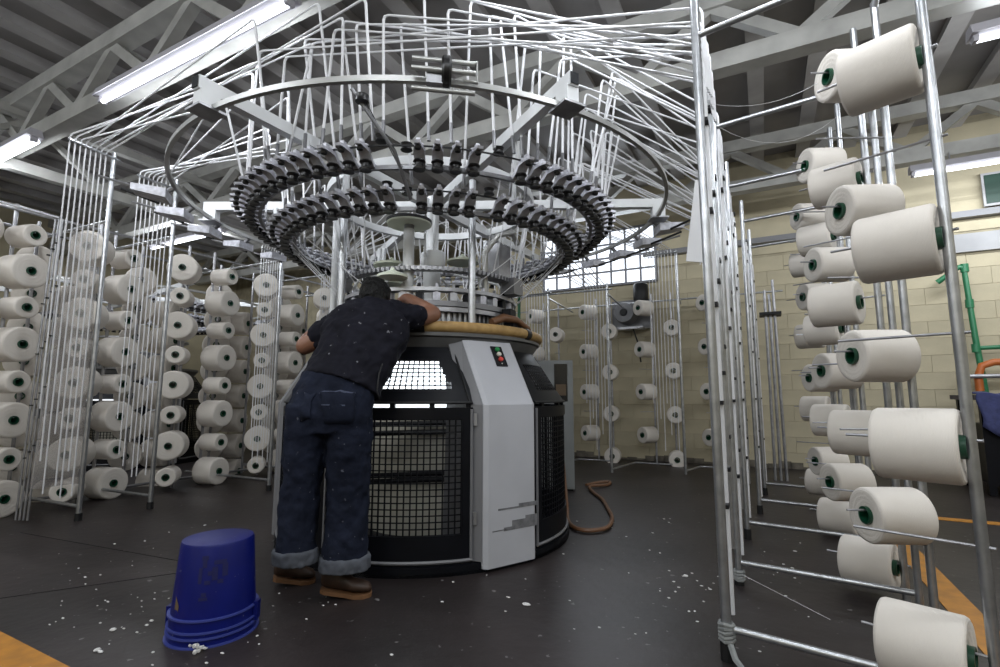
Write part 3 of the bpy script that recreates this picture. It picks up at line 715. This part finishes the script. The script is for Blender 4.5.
# ------------------------------------------------------------------ yarn tubes from the racks to the feeders
def tube_bundle(label, bases, ztops, angs, upper, zin, zlow=None, rv=.0065, group='yarn tube bundles'):
    b0 = Vector(bases[0]); t = thing('yarn_tubes', label, 'yarn tubes', (b0.x, b0.y, 0), group=group)
    for k, (bx, by) in enumerate(bases):
        a = angs[k]; up_ = upper[k % len(upper)]
        fp = pol(a, 1.37 if up_ else 1.135, 2.40 if up_ else 2.245)
        tp = pol(a + random.uniform(-4, 4), (1.40 if up_ else 1.22) + random.uniform(-.10, .16), zin + random.uniform(-.16, .10))
        pts = [Vector((bx, by, (zlow or [.2])[k % len(zlow or [.2])])), Vector((bx, by, ztops[k])), mworld(tp), mworld(fp)]
        q = []
        for i, p in enumerate(pts):
            if i in (1, 2):
                e1 = (pts[i - 1] - p).normalized() * .03; e2 = (pts[i + 1] - p).normalized() * .03
                q += [p + e1, p + (e1 + e2) * .28, p + e2]
            else: q.append(p)
        o_ = Vector((b0.x, b0.y, 0))
        mb = MB().tube([p - o_ for p in q], [rv] * 3 + [.0062] * 2 + [.0082] * (len(q) - 5), 7)
        tb = mb.build('yarn_tube', 'whitetube', t, True)
        dr = (q[-1] - q[-2]).normalized()
        MB().tube([q[-1] - dr * .10 - o_, q[-1] + dr * .01 - o_], .0105, 7).build('tube_tip', 'ringbar', tb, True)
    return t
def lin(a, b, n): return [a + (b - a) * i / (n - 1) for i in range(n)]
def comb(t, a, b, m='chrome'):
    o = Vector(t.location); MB().tube([Vector(a) - o, Vector(b) - o], .010, 8).build('comb_bar', m, t, True)
t = tube_bundle('nearest bundle of white yarn tubes rising in front of the left rack', [(-4.95, y) for y in lin(1.80, 2.06, 8)], lin(3.14, 3.10, 8), lin(-70, -14, 8), (1, 1, 0), 3.22, [.9, .5, .25, .7, .3, .2, .4, .2], .0056)
comb(t, (-4.93, 1.78, 3.09), (-4.93, 2.16, 3.06))
t = tube_bundle('second bundle of white yarn tubes in front of the left rack, behind the stop plates', [(-4.9, y) for y in lin(2.31, 2.57, 8)], lin(3.02, 3.02, 8), lin(-112, -62, 8), (1, 0, 1), 3.15, [.8, .5, .4, .6, .3, .3, .5, .3], .0052)
comb(t, (-4.88, 2.28, 2.97), (-4.88, 2.66, 2.96))
t = tube_bundle('third bundle of white yarn tubes in front of the left rack, left of the worker', [(-4.70, y) for y in lin(3.44, 3.65, 8)], lin(2.62, 2.60, 8), lin(-150, -108, 8), (1, 0), 3.05, [.5, .3], .0042)
comb(t, (-4.68, 3.42, 2.57), (-4.68, 3.72, 2.55))
t = tube_bundle('fourth bundle of white yarn tubes at the back of the left rack, above the worker', [(-4.60, y) for y in lin(4.18, 4.40, 8)], lin(2.56, 2.54, 8), lin(-195, -148, 8), (1, 0), 3.05, [.5, .3], .0042)
for i, (ya, a0, a1, n, z0) in enumerate(((2.26, -48, 30, 16, 2.74), (3.12, 22, 58, 9, 2.66), (4.10, 50, 86, 9, 2.62), (5.0, 76, 116, 9, 2.56))):
    tube_bundle('bundle of white yarn tubes coming from the %s right guide pole' % ('nearest', 'second', 'third', 'fourth')[i], [(-.162 + .004 * (k // 3), ya + .082 + .135 * (k % 3) + .022 * (k // 3)) for k in range(n)], [z0 + .045 * (k % 4) - .015 * k for k in range(n)], lin(a0, a1, n), (1, 1, 0), 3.20, [2.42])
for i, (xa, ya, zt, a0, a1) in enumerate(((-2.95, 6.43, 2.48, 160, 184), (-2.1, 6.49, 2.46, 134, 158), (-1.28, 6.74, 2.92, 108, 132))):
    t = tube_bundle('bundle of white yarn tubes in front of the cream wall, %s one' % ('left', 'middle', 'right')[i], [(xa + .042 * k, ya) for k in range(8)], [zt] * 8, lin(a1, a0, 8), (1, 0), 3.0, [.9, .5, .7, .3], .0048)
    comb(t, (xa - .03, ya, zt - .05), (xa + .38, ya, zt - .05))
# ------------------------------------------------------------------ the worker
DM = 2.72
def px2m(p):                            # metres per pixel at a point
    return (Vector(p) - Vector((0, 0, HC))).dot(FWD) / F_PX
FR = Vector((RGT.x, RGT.y, 0)); FA_ = Vector((FWD.x, FWD.y, 0)).normalized()
def ering(c, wpx, ratio, n=20, ax=None, tilt=None):
    """elliptic ring round a body axis: wpx half width in photo pixels"""
    c = Vector(c); k = px2m(c); ax = ax or FR
    up = tilt or Vector((0, 0, 1)); a = (ax - up * ax.dot(up)).normalized(); b = up.cross(a).normalized()
    return [c + a * (math.cos(2 * PI * j / n) * wpx * k) + b * (math.sin(2 * PI * j / n) * wpx * k * ratio) for j in range(n)]
man = thing('person', 'worker in dark navy t-shirt and blue jeans leaning over the knitting machine', 'person', (at(320, 590, DM).x, at(320, 590, DM).y, 0))
mo = Vector(man.location)
def pbuild(mb, name, m, parent=man, voxel=None, smooth_it=4, disp=0.0, dscale=.08):
    mb.v = [tuple(Vector(v) - mo) for v in mb.v]
    o = mb.build(name, m, parent)
    if voxel:
        r = o.modifiers.new('remesh', 'REMESH'); r.mode = 'VOXEL'; r.voxel_size = voxel; r.use_smooth_shade = True
        s = o.modifiers.new('smooth', 'SMOOTH'); s.factor = .5; s.iterations = smooth_it
        if disp:
            tx = bpy.data.textures.new(name + '_folds', 'CLOUDS'); tx.noise_scale = dscale; tx.noise_depth = 2
            d = o.modifiers.new('folds', 'DISPLACE'); d.texture = tx; d.strength = disp; d.mid_level = .5
            t2 = bpy.data.textures.new(name + '_creases', 'MARBLE'); t2.noise_scale = dscale * 1.6; t2.turbulence = 9; t2.noise_depth = 1
            d2 = o.modifiers.new('creases', 'DISPLACE'); d2.texture = t2; d2.strength = disp * .55; d2.mid_level = .5
    else:
        o.data.polygons.foreach_set('use_smooth', [True] * len(o.data.polygons))
    return o
def limb(mb, pts, rads, n=14):
    """smooth tapered limb through world points, radii in metres"""
    P = [Vector(p) for p in pts]; q = []; rr = []
    for i in range(len(P) - 1):
        p0, p1, p2, p3 = P[max(i - 1, 0)], P[i], P[i + 1], P[min(i + 2, len(P) - 1)]
        for s in range(4):
            t = s / 4
            q.append(.5 * ((2 * p1) + (p2 - p0) * t + (2 * p0 - 5 * p1 + 4 * p2 - p3) * t * t + (3 * p1 - p0 - 3 * p2 + p3) * t ** 3))
            rr.append(rads[i] + (rads[i + 1] - rads[i]) * t)
    q.append(P[-1]); rr.append(rads[-1])
    mb.tube(q, rr, n)
    mb.sphere(q[0], rr[0] * .98, 12, 8); mb.sphere(q[-1], rr[-1] * .98, 12, 8)
# joints
J = dict(neck=at(381, 309, 3.01), head=at(375, 298, 3.10), shR=at(405, 317, 3.02), shL=at(338, 325, 3.05),
         elR=at(433, 314, 3.14), wrR=at(408, 298, 3.30), elL=at(305, 346, 3.14), wrL=at(316, 330, 3.28))
# body (skin): head, neck, arms and hands in one mesh
bd = MB()
hc = J['head']
bd.sphere(hc + Vector((0, 0, .005)), (.078, .092, .112), 20, 14)
bd.sphere(hc + FR * .012 + FA_ * .05 + Vector((0, 0, -.055)), (.058, .062, .062), 14, 10)          # jaw and face, turned away
bd.sphere(hc + FR * .03 + FA_ * .118 + Vector((0, 0, -.02)), (.014, .018, .022), 8, 6)              # nose
for s in (-1, 1):
    e = hc + FR * (.076 * s + .006) + FA_ * .01 + Vector((0, 0, -.018)); bd.sphere(e, (.012, .016, .032), 10, 8)   # ears
limb(bd, [hc + Vector((0, 0, -.05)) - FR * .0, J['neck'] + Vector((0, 0, -.02)), J['neck'] - Vector((.0, 0, .12))], [.056, .060, .075])
chest = at(370, 335, 2.94); pelv = at(336, 398, 2.76)
limb(bd, [J['neck'] - Vector((0, 0, .10)), chest, at(350, 372, 2.82), pelv], [.10, .12, .115, .12])
for sd, kn, an, ft in (('R', (348, 492, 2.78), (346, 560, 2.76), (352, 590, 2.74)), ('L', (306, 492, 2.80), (296, 556, 2.78), (292, 580, 2.78))):
    hip = at(352 if sd == 'R' else 313, 412, 2.77)
    limb(bd, [pelv, hip, at(*kn), at(*an)], [.10, .085, .062, .045])
def arm(sh, el, wr, hand_dir, side):
    limb(bd, [sh, sh.lerp(el, .5) + Vector((0, 0, -.01)), el], [.064, .060, .052])
    limb(bd, [el, el.lerp(wr, .35), wr], [.053, .050, .032])
    h = hand_dir.normalized(); lat = h.cross(Vector((0, 0, 1))).normalized(); nrm = lat.cross(h)
    palm = wr + h * .05
    limb(bd, [wr, wr + h * .03, wr + h * .085], [.028, .036, .034])
    bd.sphere(palm + lat * .015, (.03, .03, .022)); bd.sphere(palm - lat * .015, (.03, .03, .022))
    for i, (o_, L_) in enumerate(((.030, .068), (.010, .080), (-.010, .074), (-.029, .058))):
        b = wr + h * .085 + lat * o_
        limb(bd, [b, b + h * L_ * .45 + nrm * .006, b + h * L_ * .78 - nrm * .012, b + h * L_ * .95 - nrm * .032], [.0105, .0098, .009, .0078], 8)
    b = wr + h * .03 + lat * .032 * side
    limb(bd, [b, b + h * .03 + lat * .024 * side, b + h * .062 + lat * .030 * side - nrm * .012], [.013, .0115, .0092], 8)
arm(J['shR'], J['elR'], J['wrR'], -FR * .5 + FA_ * .9 + Vector((0, 0, .06)), 1)
arm(J['shL'], J['elL'], J['wrL'], FR * .75 + FA_ * .7 + Vector((0, 0, .30)), -1)
pbuild(bd, 'body', 'skin', voxel=.0075, smooth_it=5)
# hair
hr = MB()
hr.sphere(hc + Vector((0, 0, .014)) - FA_ * .006, (.088, .098, .116), 22, 16)
hr.sphere(hc - FA_ * .035 + Vector((0, 0, -.03)), (.072, .066, .066), 18, 12)
for k in range(26):
    a = random.uniform(0, 6.28); e = random.uniform(.2, 1.2)
    d = Vector((math.cos(a) * math.cos(e), math.sin(a) * math.cos(e), math.sin(e)))
    hr.sphere(hc + Vector((d.x * .078, d.y * .086, d.z * .108 + .016)), .020, 8, 6)
pbuild(hr, 'hair', 'hair', voxel=.007, smooth_it=3, disp=.008, dscale=.02)
# mask strap over the ear
MB_ = MB().tube([hc + FR * .082 + FA_ * -.01 + Vector((0, 0, .0)), hc + FR * .088 + FA_ * .02 + Vector((0, 0, -.008)), hc + FR * .076 + FA_ * .07 + Vector((0, 0, -.03))], .0028, 6)
pbuild(MB_, 'mask_strap', 'whitetube')
# jeans
jn = MB()
tl = (at(341, 376, 2.80) - at(333, 400, 2.76)).normalized()
jn.loft([ering(at(341, 377, 2.82), 37, .70, tilt=(tl + Vector((0, 0, .6))).normalized()), ering(at(336, 388, 2.79), 39.5, .70), ering(at(332, 402, 2.76), 41, .72), ering(at(330, 418, 2.75), 41, .66), ering(at(329, 432, 2.75), 39.5, .60)])
def leg(pts):
    rings = [ering(at(*p[:3]), p[3], p[4]) for p in pts]
    jn.loft(rings)
leg([(350, 405, 2.75, 22, 1.05), (349.5, 430, 2.74, 22.5, 1.05), (349, 460, 2.75, 21.5, 1.05), (348, 492, 2.77, 20.8, 1.02), (346.5, 525, 2.77, 20.8, 1.0), (345, 546, 2.76, 21.5, 1.0), (344.5, 556, 2.76, 22.5, 1.0), (344, 563, 2.755, 21, 1.0)])
leg([(309, 405, 2.77, 20.5, 1.05), (307, 430, 2.77, 20.5, 1.05), (303.5, 460, 2.79, 19.5, 1.05), (300.5, 492, 2.80, 18.8, 1.02), (297.5, 525, 2.80, 19, 1.0), (296, 540, 2.79, 19.3, 1.0), (295.5, 550, 2.79, 20, 1.0), (295, 557, 2.785, 18.5, 1.0)])
jo = pbuild(jn, 'jeans', 'jeans', voxel=.0095, smooth_it=4, disp=.017, dscale=.06)
for (x, y, d, w_) in ((344.5, 563, 2.755, 24.6), (295.5, 557, 2.785, 22)):
    c = MB(); c.loft([ering(at(x, y - 9, d), w_ - 1, .92), ering(at(x, y - 7, d), w_ + .7, .92), ering(at(x, y + 5, d), w_ + 1, .92), ering(at(x, y + 6, d), w_ - 3, .92)])
    pbuild(c, 'cuff', 'cuff', voxel=.007, smooth_it=1, disp=.010, dscale=.04)
# back pockets, belt, seam
def patch(name, quad, m, th=.006):
    mb = MB(); q = [Vector(v) for v in quad]; n_ = (q[1] - q[0]).cross(q[3] - q[0]).normalized()
    g = 6; top = []
    pts = []
    for i in range(g + 1):
        for j in range(g + 1):
            u, v = i / g, j / g
            pts.append(q[0].lerp(q[1], u).lerp(q[3].lerp(q[2], u), v))
    fs = [(i * (g + 1) + j, (i + 1) * (g + 1) + j, (i + 1) * (g + 1) + j + 1, i * (g + 1) + j + 1) for i in range(g) for j in range(g)]
    mb.add(pts, fs); o = pbuild(mb, name, m)
    s = o.modifiers.new('wrap', 'SHRINKWRAP'); s.target = jo; s.offset = th; s.wrap_method = 'NEAREST_SURFACEPOINT'
    t_ = o.modifiers.new('solid', 'SOLIDIFY'); t_.thickness = .004
    return o
patch('back_pocket', [at(320, 388, 2.60), at(358, 391, 2.60), at(356, 424, 2.58), at(322, 426, 2.58)], 'jeans')
patch('pocket_seam', [at(320, 404, 2.60), at(357, 405, 2.60), at(357, 406.5, 2.60), at(320, 405.5, 2.60)], 'seam')
patch('pocket_seam', [at(319, 387, 2.60), at(359, 390, 2.60), at(359, 391.5, 2.60), at(319, 388.5, 2.60)], 'seam')
patch('back_pocket', [at(295, 389, 2.62), at(309, 388, 2.62), at(308, 420, 2.6), at(296, 420, 2.6)], 'jeans')
# shirt
sh = MB()
ax1 = (J['shR'] - J['shL']).normalized()
tq = [(Vector((0, 0, 1)) + FR * .35 + FA_ * .25).normalized()] * 2
spine = (J['neck'] - at(340, 388, 2.79)).normalized()
sh.loft([ering(at(342, 387, 2.80), 40, .76, tilt=(spine + Vector((0, 0, .4)) + FR * .12).normalized()),
         ering(at(346, 376, 2.82), 40, .70, tilt=spine), ering(at(354, 358, 2.86), 41, .66, tilt=spine), ering(at(362, 340, 2.91), 43, .62, tilt=spine, ax=ax1),
         ering(at(369, 326, 2.95), 43, .55, tilt=spine, ax=ax1), ering(at(375, 315, 2.975), 36, .50, tilt=spine, ax=ax1), ering(at(379, 308, 2.985), 22, .52, tilt=spine, ax=ax1), ering(at(381, 304, 2.99), 15, .8, tilt=spine, ax=ax1)])
limb(sh, [J['shR'].lerp(J['neck'], .45), J['shR'], J['shR'].lerp(J['elR'], .32), J['shR'].lerp(J['elR'], .42)], [.085, .084, .078, .072])
limb(sh, [J['shL'].lerp(J['neck'], .45), J['shL'], J['shL'].lerp(J['elL'], .40), J['shL'].lerp(J['elL'], .54)], [.085, .086, .082, .076])
so = pbuild(sh, 't_shirt', 'shirt', voxel=.0095, smooth_it=5, disp=.020, dscale=.06)
bt = MB(); bt.tube([at(392, 336, 2.80), at(386, 352, 2.76), at(379, 374, 2.70), at(377, 390, 2.66), at(380, 402, 2.68)], .004, 6)
# hanging cord of the headphones / strap along the right side
pbuild(bt, 'side_strap', 'rubber')
# boots
def boot(heel, toe, lift):
    b = MB(); h, t = Vector(heel), Vector(toe); d = (t - h); d.z = 0; L = d.length; d.normalize(); s = Vector((-d.y, d.x, 0))
    def row(f, w_, z0, z1, n=12):
        c = h + d * (L * f); lz = lift * max(0, 1 - f / .7)
        return [c + s * (w_ * math.cos(2 * PI * j / n)) + Vector((0, 0, z0 + lz + (z1 - z0) * (.5 + .5 * math.sin(2 * PI * j / n)))) for j in range(n)]
    b.loft([row(-.02, .022, .03, .10), row(.06, .036, .022, .14), row(.22, .042, .022, .15), row(.42, .043, .022, .115), row(.62, .050, .022, .085), row(.82, .048, .022, .075), row(.95, .034, .022, .062), row(1.0, .014, .025, .045)])
    o = pbuild(b, 'boot', 'boot')
    so_ = MB()
    def srow(f, w_):
        c = h + d * (L * f); lz = lift * max(0, 1 - f / .7)
        return [c - s * w_ + Vector((0, 0, lz)), c + s * w_ + Vector((0, 0, lz)), c + s * w_ + Vector((0, 0, lz + .018)), c - s * w_ + Vector((0, 0, lz + .018))]
    so_.loft([srow(-.03, .026), srow(.05, .040), srow(.25, .043), srow(.45, .042), srow(.65, .052), srow(.85, .050), srow(.97, .034), srow(1.01, .014)])
    so_.v = [tuple(Vector(v) - mo) for v in so_.v]
    k = so_.build('sole', 'sole', o)
    return o
def gnd(px, py):
    d = FWD + RGT * ((px - 500) / F_PX) - UPV * ((py - 333.5) / F_PX); return Vector((0, 0, HC)) - d * (HC / d.z)
boot(gnd(322, 598), gnd(368, 600) + FA_ * .06, .03)
boot(gnd(274, 586), gnd(308, 588) + FA_ * .10, .03)

# ------------------------------------------------------------------ blue bucket, upside down
bk = thing('bucket', 'blue plastic bucket standing upside down on the floor', 'bucket', (-2.160, 1.455, 0))
prof = [(.188, .10), (.1865, .12), (.165, .375), (.160, .384), (.150, .386), (.0006, .384)]
b = MB().lathe(prof + [(.0006, .375), (.155, .372), (.180, .10)], 48, closed=True); b.build('shell', 'bucket', bk, True); bk.scale = (.86, .86, 1.0)
for z0, z1, r0 in ((.0, .006, .209), (.030, .037, .205), (.052, .059, .203), (.098, .105, .201)):
    MB().lathe([(r0 - .022, z0), (r0, z0), (r0, z1), (r0 - .022, z1)], 48, closed=True).build('rim_rib', 'buckettrim', bk, True)
MB().lathe([(.182, .002), (.196, .002), (.192, .104), (.180, .104)], 48, closed=True).build('rim_band', 'bucket', bk, True)
for s in (-1, 1):
    a = R(35.6) + (0 if s > 0 else PI)
    MB().box((math.cos(a) * .203, math.sin(a) * .203, .075), (.02, .05, .075), rz=a).build('handle_lug', 'bucket', bk)
def onb(ax, z, r=None):
    rr = .188 - (z - .10) * .085 + .0015 if r is None else r
    a = math.atan2(-1.455, 2.160) + R(ax); return Vector((rr * math.cos(a), rr * math.sin(a), z))
pr_ = MB()
for (a0, a1, z0, z1) in ((-22, -12, .33, .345), (-20, -14, .30, .33), (-25, -20, .24, .30), (-16, -8, .235, .25), (-4, 14, .31, .325), (8, 16, .26, .31), (-6, 2, .25, .30), (-22, -10, .175, .187), (-19, -12, .19, .205), (2, 10, .235, .25), (-12, -4, .27, .285)):
    n = 4; pq = MB().loft([[onb(a0 + (a1 - a0) * i / n, z0), onb(a0 + (a1 - a0) * i / n, z1), onb(a0 + (a1 - a0) * i / n, z1) * 1.003, onb(a0 + (a1 - a0) * i / n, z0) * 1.003] for i in range(n + 1)])
    pq.build('faded_print', 'print', bk)
rp = MB(); rp.loft([[onb(-62 + 9 * i / 4, .135 + .01 * math.sin(i)), onb(-62 + 9 * i / 4, .185 - .008 * i), onb(-62 + 9 * i / 4, .185 - .008 * i) * 1.004, onb(-62 + 9 * i / 4, .135) * 1.004] for i in range(5)]); rp.build('rust_patch', 'rust', bk)
fl = MB()
for k in range(34): fl.sphere(Vector((-2.035 + random.gauss(0, .022), 1.312 + random.gauss(0, .012), .006 + abs(random.gauss(0, .010)))), tuple(random.uniform(.003, .009) for _ in range(3)), 6, 4)
tag(fl.build('lint_tuft', 'lint', smooth=True), 'white lint tuft at the foot of the blue bucket', 'lint')

# ------------------------------------------------------------------ control cabinet behind the machine
cb = thing('control_cabinet', 'grey control cabinet with a dark screen behind the knitting machine', 'cabinet', (-2.13, 5.28, 0), R(20))
MB().box((0, 0, .70), (.50, .42, 1.36)).build('body', 'cabinet', cb)
fr_ = MB().box((.10, -.215, .70), (.26, .015, 1.32)).build('door', 'cabinet', cb)
MB().box((.12, -.226, 1.14), (.14, .012, .40)).build('screen', 'screen', fr_)
MB().box((.12, -.233, 1.06), (.11, .004, .12)).build('notice', 'rust', fr_)
for k in range(10): MB().box((-.14, -.213, 1.02 + .025 * k), (.18, .006, .010)).build('vent_slot', 'greydark', cb)
MB().tube([(.02, -.225, .98), (.02, -.245, .98)], .012, 10).build('lock', 'rubber', cb, True)
for z in (.02,): MB().box((0, 0, z), (.46, .38, .04)).build('plinth', 'rubber', cb)

tag(MB().tube([(-2.36, 4.95, .0), (-2.36, 4.95, 2.46)], .017, 10).build('green_pole', 'greenpipe', smooth=True), 'thin dark green upright pole behind the knitting machine', 'pole')
# hose on the floor
hp = [(-1.80, 5.48, .02), (-1.74, 5.68, .02), (-1.63, 5.80, .02), (-1.60, 5.60, .02), (-1.72, 5.36, .03), (-1.60, 5.10, .02), (-1.42, 4.80, .02), (-1.27, 4.45, .02), (-1.15, 4.14, .02), (-1.10, 3.85, .02), (-1.16, 3.70, .02), (-1.28, 3.68, .02), (-1.42, 3.86, .02), (-1.52, 4.10, .08), (-1.60, 4.25, .35), (-1.62, 4.20, .70)]
sm = []
for i in range(len(hp) - 1):
    p0, p1, p2, p3 = [Vector(hp[max(0, min(len(hp) - 1, i + k))]) for k in (-1, 0, 1, 2)]
    for s in range(5):
        t_ = s / 5; sm.append(.5 * ((2 * p1) + (p2 - p0) * t_ + (2 * p0 - 5 * p1 + 4 * p2 - p3) * t_ * t_ + (3 * p1 - p0 - 3 * p2 + p3) * t_ ** 3))
tag(MB().tube(sm, .016, 8).build('air_hose', 'hose', smooth=True), 'brown rubber hose looping over the floor beside the machine', 'hose')

# ------------------------------------------------------------------ wall motor and right corner
wm = thing('wall_fan', 'dark extractor motor mounted on the cream wall under the window', 'fan', (-1.80, 7.86, 2.06))
MB().box((0, .12, .22), (.62, .10, .46)).build('bracket_plate', 'greydark', wm)
MB().lathe([(.02, -.20), (.15, -.20), (.17, -.14), (.17, .06), (.02, .06)], 20, 'Y', origin=(-.06, 0, .22)).build('motor_body', 'greydark', wm, True)
MB().lathe([(.02, -.24), (.05, -.24), (.06, -.2), (.02, -.2)], 14, 'Y', origin=(-.06, 0, .22)).build('motor_hub', 'rubber', wm, True)
MB().lathe([(.02, .42), (.11, .42), (.115, .44), (.115, .66), (.10, .68), (.02, .68)], 20, origin=(.17, 0, 0)).build('capacitor_can', 'rubber', wm, True)
MB().box((-.02, -.04, -.02), (.46, .22, .035)).build('shelf', 'steel', wm)
MB().tube([(.05, -.08, -.02), (.12, -.05, -.28), (.14, -.02, -.55)], .012, 6).build('cable', 'rubber', wm, True)
gp = thing('green_pipe', 'green water pipe with branch on the cream wall at the right', 'pipe', (2.24, 7.9, 0))
MB().tube([(-.25, .05, 2.40), (-.04, 0, 2.56), (.0, 0, 2.54), (.03, 0, 1.7), (.07, 0, .95)], .032, 12).build('pipe', 'greenpipe', gp, True)
MB().tube([(.04, 0, 1.56), (.9, 0, 1.58)], .026, 10).build('branch_pipe', 'greenpipe', gp, True)
for z in (1.56, 2.54, 2.1): MB().tube([(.015 + (2.1 - z) * .02, 0, z - .05), (.015 + (2.1 - z) * .02, 0, z + .05)], .042, 12).build('coupling', 'greenpipe', gp, True)
of = thing('orange_hose', 'orange hose hung beside the green pipe', 'hose', (2.2, 7.7, 1.0))
MB().tube([(.9, 0, .38), (.15, 0, .38), (.04, 0, .34), (.0, 0, .22), (.0, 0, .05)], .04, 12).build('hose', 'orange', of, True)
MB().tube([(-.18, -.05, .22), (.25, -.05, .22)], .025, 10).build('valve', 'steel', of, True)
wbn = thing('workbench', 'dark workbench with a grey cabinet under its top at the right wall', 'bench', (2.75, 7.2, 0))
MB().box((0, 0, .98), (1.7, .8, .05)).build('top', 'wood', wbn)
MB().box((.12, -.05, .52), (.9, .6, .84)).build('cabinet_body', 'cabinet', wbn)
for x in (-.78, .78):
    for y in (-.33, .33): MB().box((x, y, .48), (.06, .06, .95)).build('leg', 'black', wbn)
MB().box((-.55, 0, .40), (.40, .7, .6)).build('shade_block', 'black', wbn)  # black box added in place of the shade under the bench top
cl = MB(); n, m_ = 14, 12; vs = []
for i in range(n + 1):
    for j in range(m_ + 1):
        u, v = i / n, j / m_
        z = 1.03 if v < .4 else 1.03 - (v - .4) / .6 * (.34 + .10 * math.sin(u * 5))
        y = 7.05 - v * .3 if v < .4 else 6.79 - .03 * math.sin(u * 14) * (v - .4)
        vs.append((1.92 + u * .46 + .02 * math.sin(v * 9), y, z + .012 * math.sin(u * 11)))
cl.add(vs, [(i * (m_ + 1) + j, (i + 1) * (m_ + 1) + j, (i + 1) * (m_ + 1) + j + 1, i * (m_ + 1) + j + 1) for i in range(n) for j in range(m_)])
co = cl.build('cloth', 'bluecloth', smooth=True); co.modifiers.new('solid', 'SOLIDIFY').thickness = .012
tag(co, 'blue cloth draped over the edge of the workbench', 'cloth')
sg = thing('exit_sign', 'dark green wall sign with a pale border at the right edge', 'sign', (2.58, 8.02, 3.52))
MB().box((.12, 0, 0), (.34, .02, .42)).build('border', 'strip', sg); MB().box((.12, -.013, 0), (.29, .012, .36)).build('board', 'signgreen', sg)

# ------------------------------------------------------------------ far left: second machine, poles, film
m2 = thing('knitting_machine', 'dark second knitting machine behind the left spool rack', 'machine', (-8.75, 4.3, 0), R(60))
keep = {'base_ring', 'table', 'table_skirt', 'guard_door', 'upper_guard', 'leg_panel', 'panel_side', 'fabric_tube', 'inner_work_lamp', 'column', 'support_ring', 'radial_arm', 'outer_ring', 'upper_feeder_rail', 'lower_feeder_rail', 'feeder', 'hub', 'needle_slats', 'cam_ring', 'floor_plate', 'ring_hanger', 'stop_plate'}
for ch_ in list(KM.children):
    if ch_.name.split('.')[0] in keep:
        c = ch_.copy(); COL.objects.link(c); c.parent = m2
        for g in list(ch_.children):
            e = g.copy(); COL.objects.link(e); e.parent = c
pb = thing('pole_bundle', 'row of steel poles leaning beside the leftmost spools', 'poles', (-5.30, 1.86, 0))
for k in range(4):
    MB().tube([(-.02 + .035 * k, .012 * k, 0.02), (.0 + .035 * k, .03 + .012 * k, 2.50)], .008, 8).build('pole', 'steel', pb, smooth=True)
    for q in range(5): MB().box((.035 * k, .01 + .012 * k, .5 + q * .42 + .05 * k), (.016, .022, .010)).build('clip', 'rubber', pb)
fs = MB(); n = 10; vs = []
for i in range(n + 1):
    for j in range(n + 1):
        u, v = i / n, j / n
        wd = .34 - .14 * v
        vs.append((-5.06 + .02 * math.sin(u * 8 + v * 2), 1.83 + .08 * v + u * wd * (1 if True else 0), .28 + v * 2.1))
fs.add(vs, [(i * (n + 1) + j, (i + 1) * (n + 1) + j, (i + 1) * (n + 1) + j + 1, i * (n + 1) + j + 1) for i in range(n) for j in range(n)])
fo = fs.build('plastic_film', 'film', smooth=True); fo.modifiers.new('solid', 'SOLIDIFY').thickness = .003
mt_ = M['film'].node_tree; bs = mt_.nodes['Principled BSDF']; bs.inputs['Alpha'].default_value = .34
tag(fo, 'translucent plastic film hanging beside the nearest left tube bundle', 'film')

# ------------------------------------------------------------------ loose lint on the floor
lt = MB()
for k in range(240):
    if k < 150: x, y = random.uniform(-4.2, .2), random.uniform(.9, 4.6)
    elif k < 222: x, y = -2.6 + random.gauss(0, .35), 1.5 + random.gauss(0, .3)
    else: x, y = -.42 + random.gauss(0, .09), 2.85 + random.gauss(0, .25)
    if (Vector((x, y)) - MC.xy).length < 1.1 or (Vector((x, y)) - Vector((-2.160, 1.455))).length < .22: continue
    s = random.uniform(.002, .006) * (2.0 if random.random() < .07 else 1)
    lt.sphere((x, y, s * .5), (s * random.uniform(1, 2.6), s * random.uniform(.8, 1.5), s * .6), 6, 4)
tag(lt.build('floor_lint', 'lint'), 'scattered white lint flecks on the dark floor', 'lint', kind='stuff')
js = MB()
for (a, b) in (((-3.6, .9, .0), (-2.9, 1.95, .0)), ((-2.9, 1.95, 0), (-4.9, 1.75, 0))):
    js.beam(Vector(a) + Vector((0, 0, .0008)), Vector(b) + Vector((0, 0, .0008)), .004, .0016)
tag(js.build('floor_joint', 'black'), 'thin joint lines in the concrete floor', 'floor joint', kind='structure')
# loose threads strung between racks
for i, (a, b_, sg_, lb) in enumerate((((-.14, 2.6, 2.35), (.42, 3.0, 2.45), .12, 'fine thread from the right guide poles to the upper spools'), ((-.16, 3.06, .06), (.2, 2.75, .02), .0, 'fine thread trailing on the floor beside the right rack'),
                          ((-.14, 2.3, 2.3), (.30, 2.6, 2.44), .05, 'fine sagging thread near the top of the right rack'))):
    A, B = Vector(a), Vector(b_)
    tag(MB().tube([A.lerp(B, k / 8) - Vector((0, 0, sg_ * 4 * (k / 8) * (1 - k / 8))) for k in range(9)], .0011, 4).build('thread', 'whitetube'), lb, 'thread')
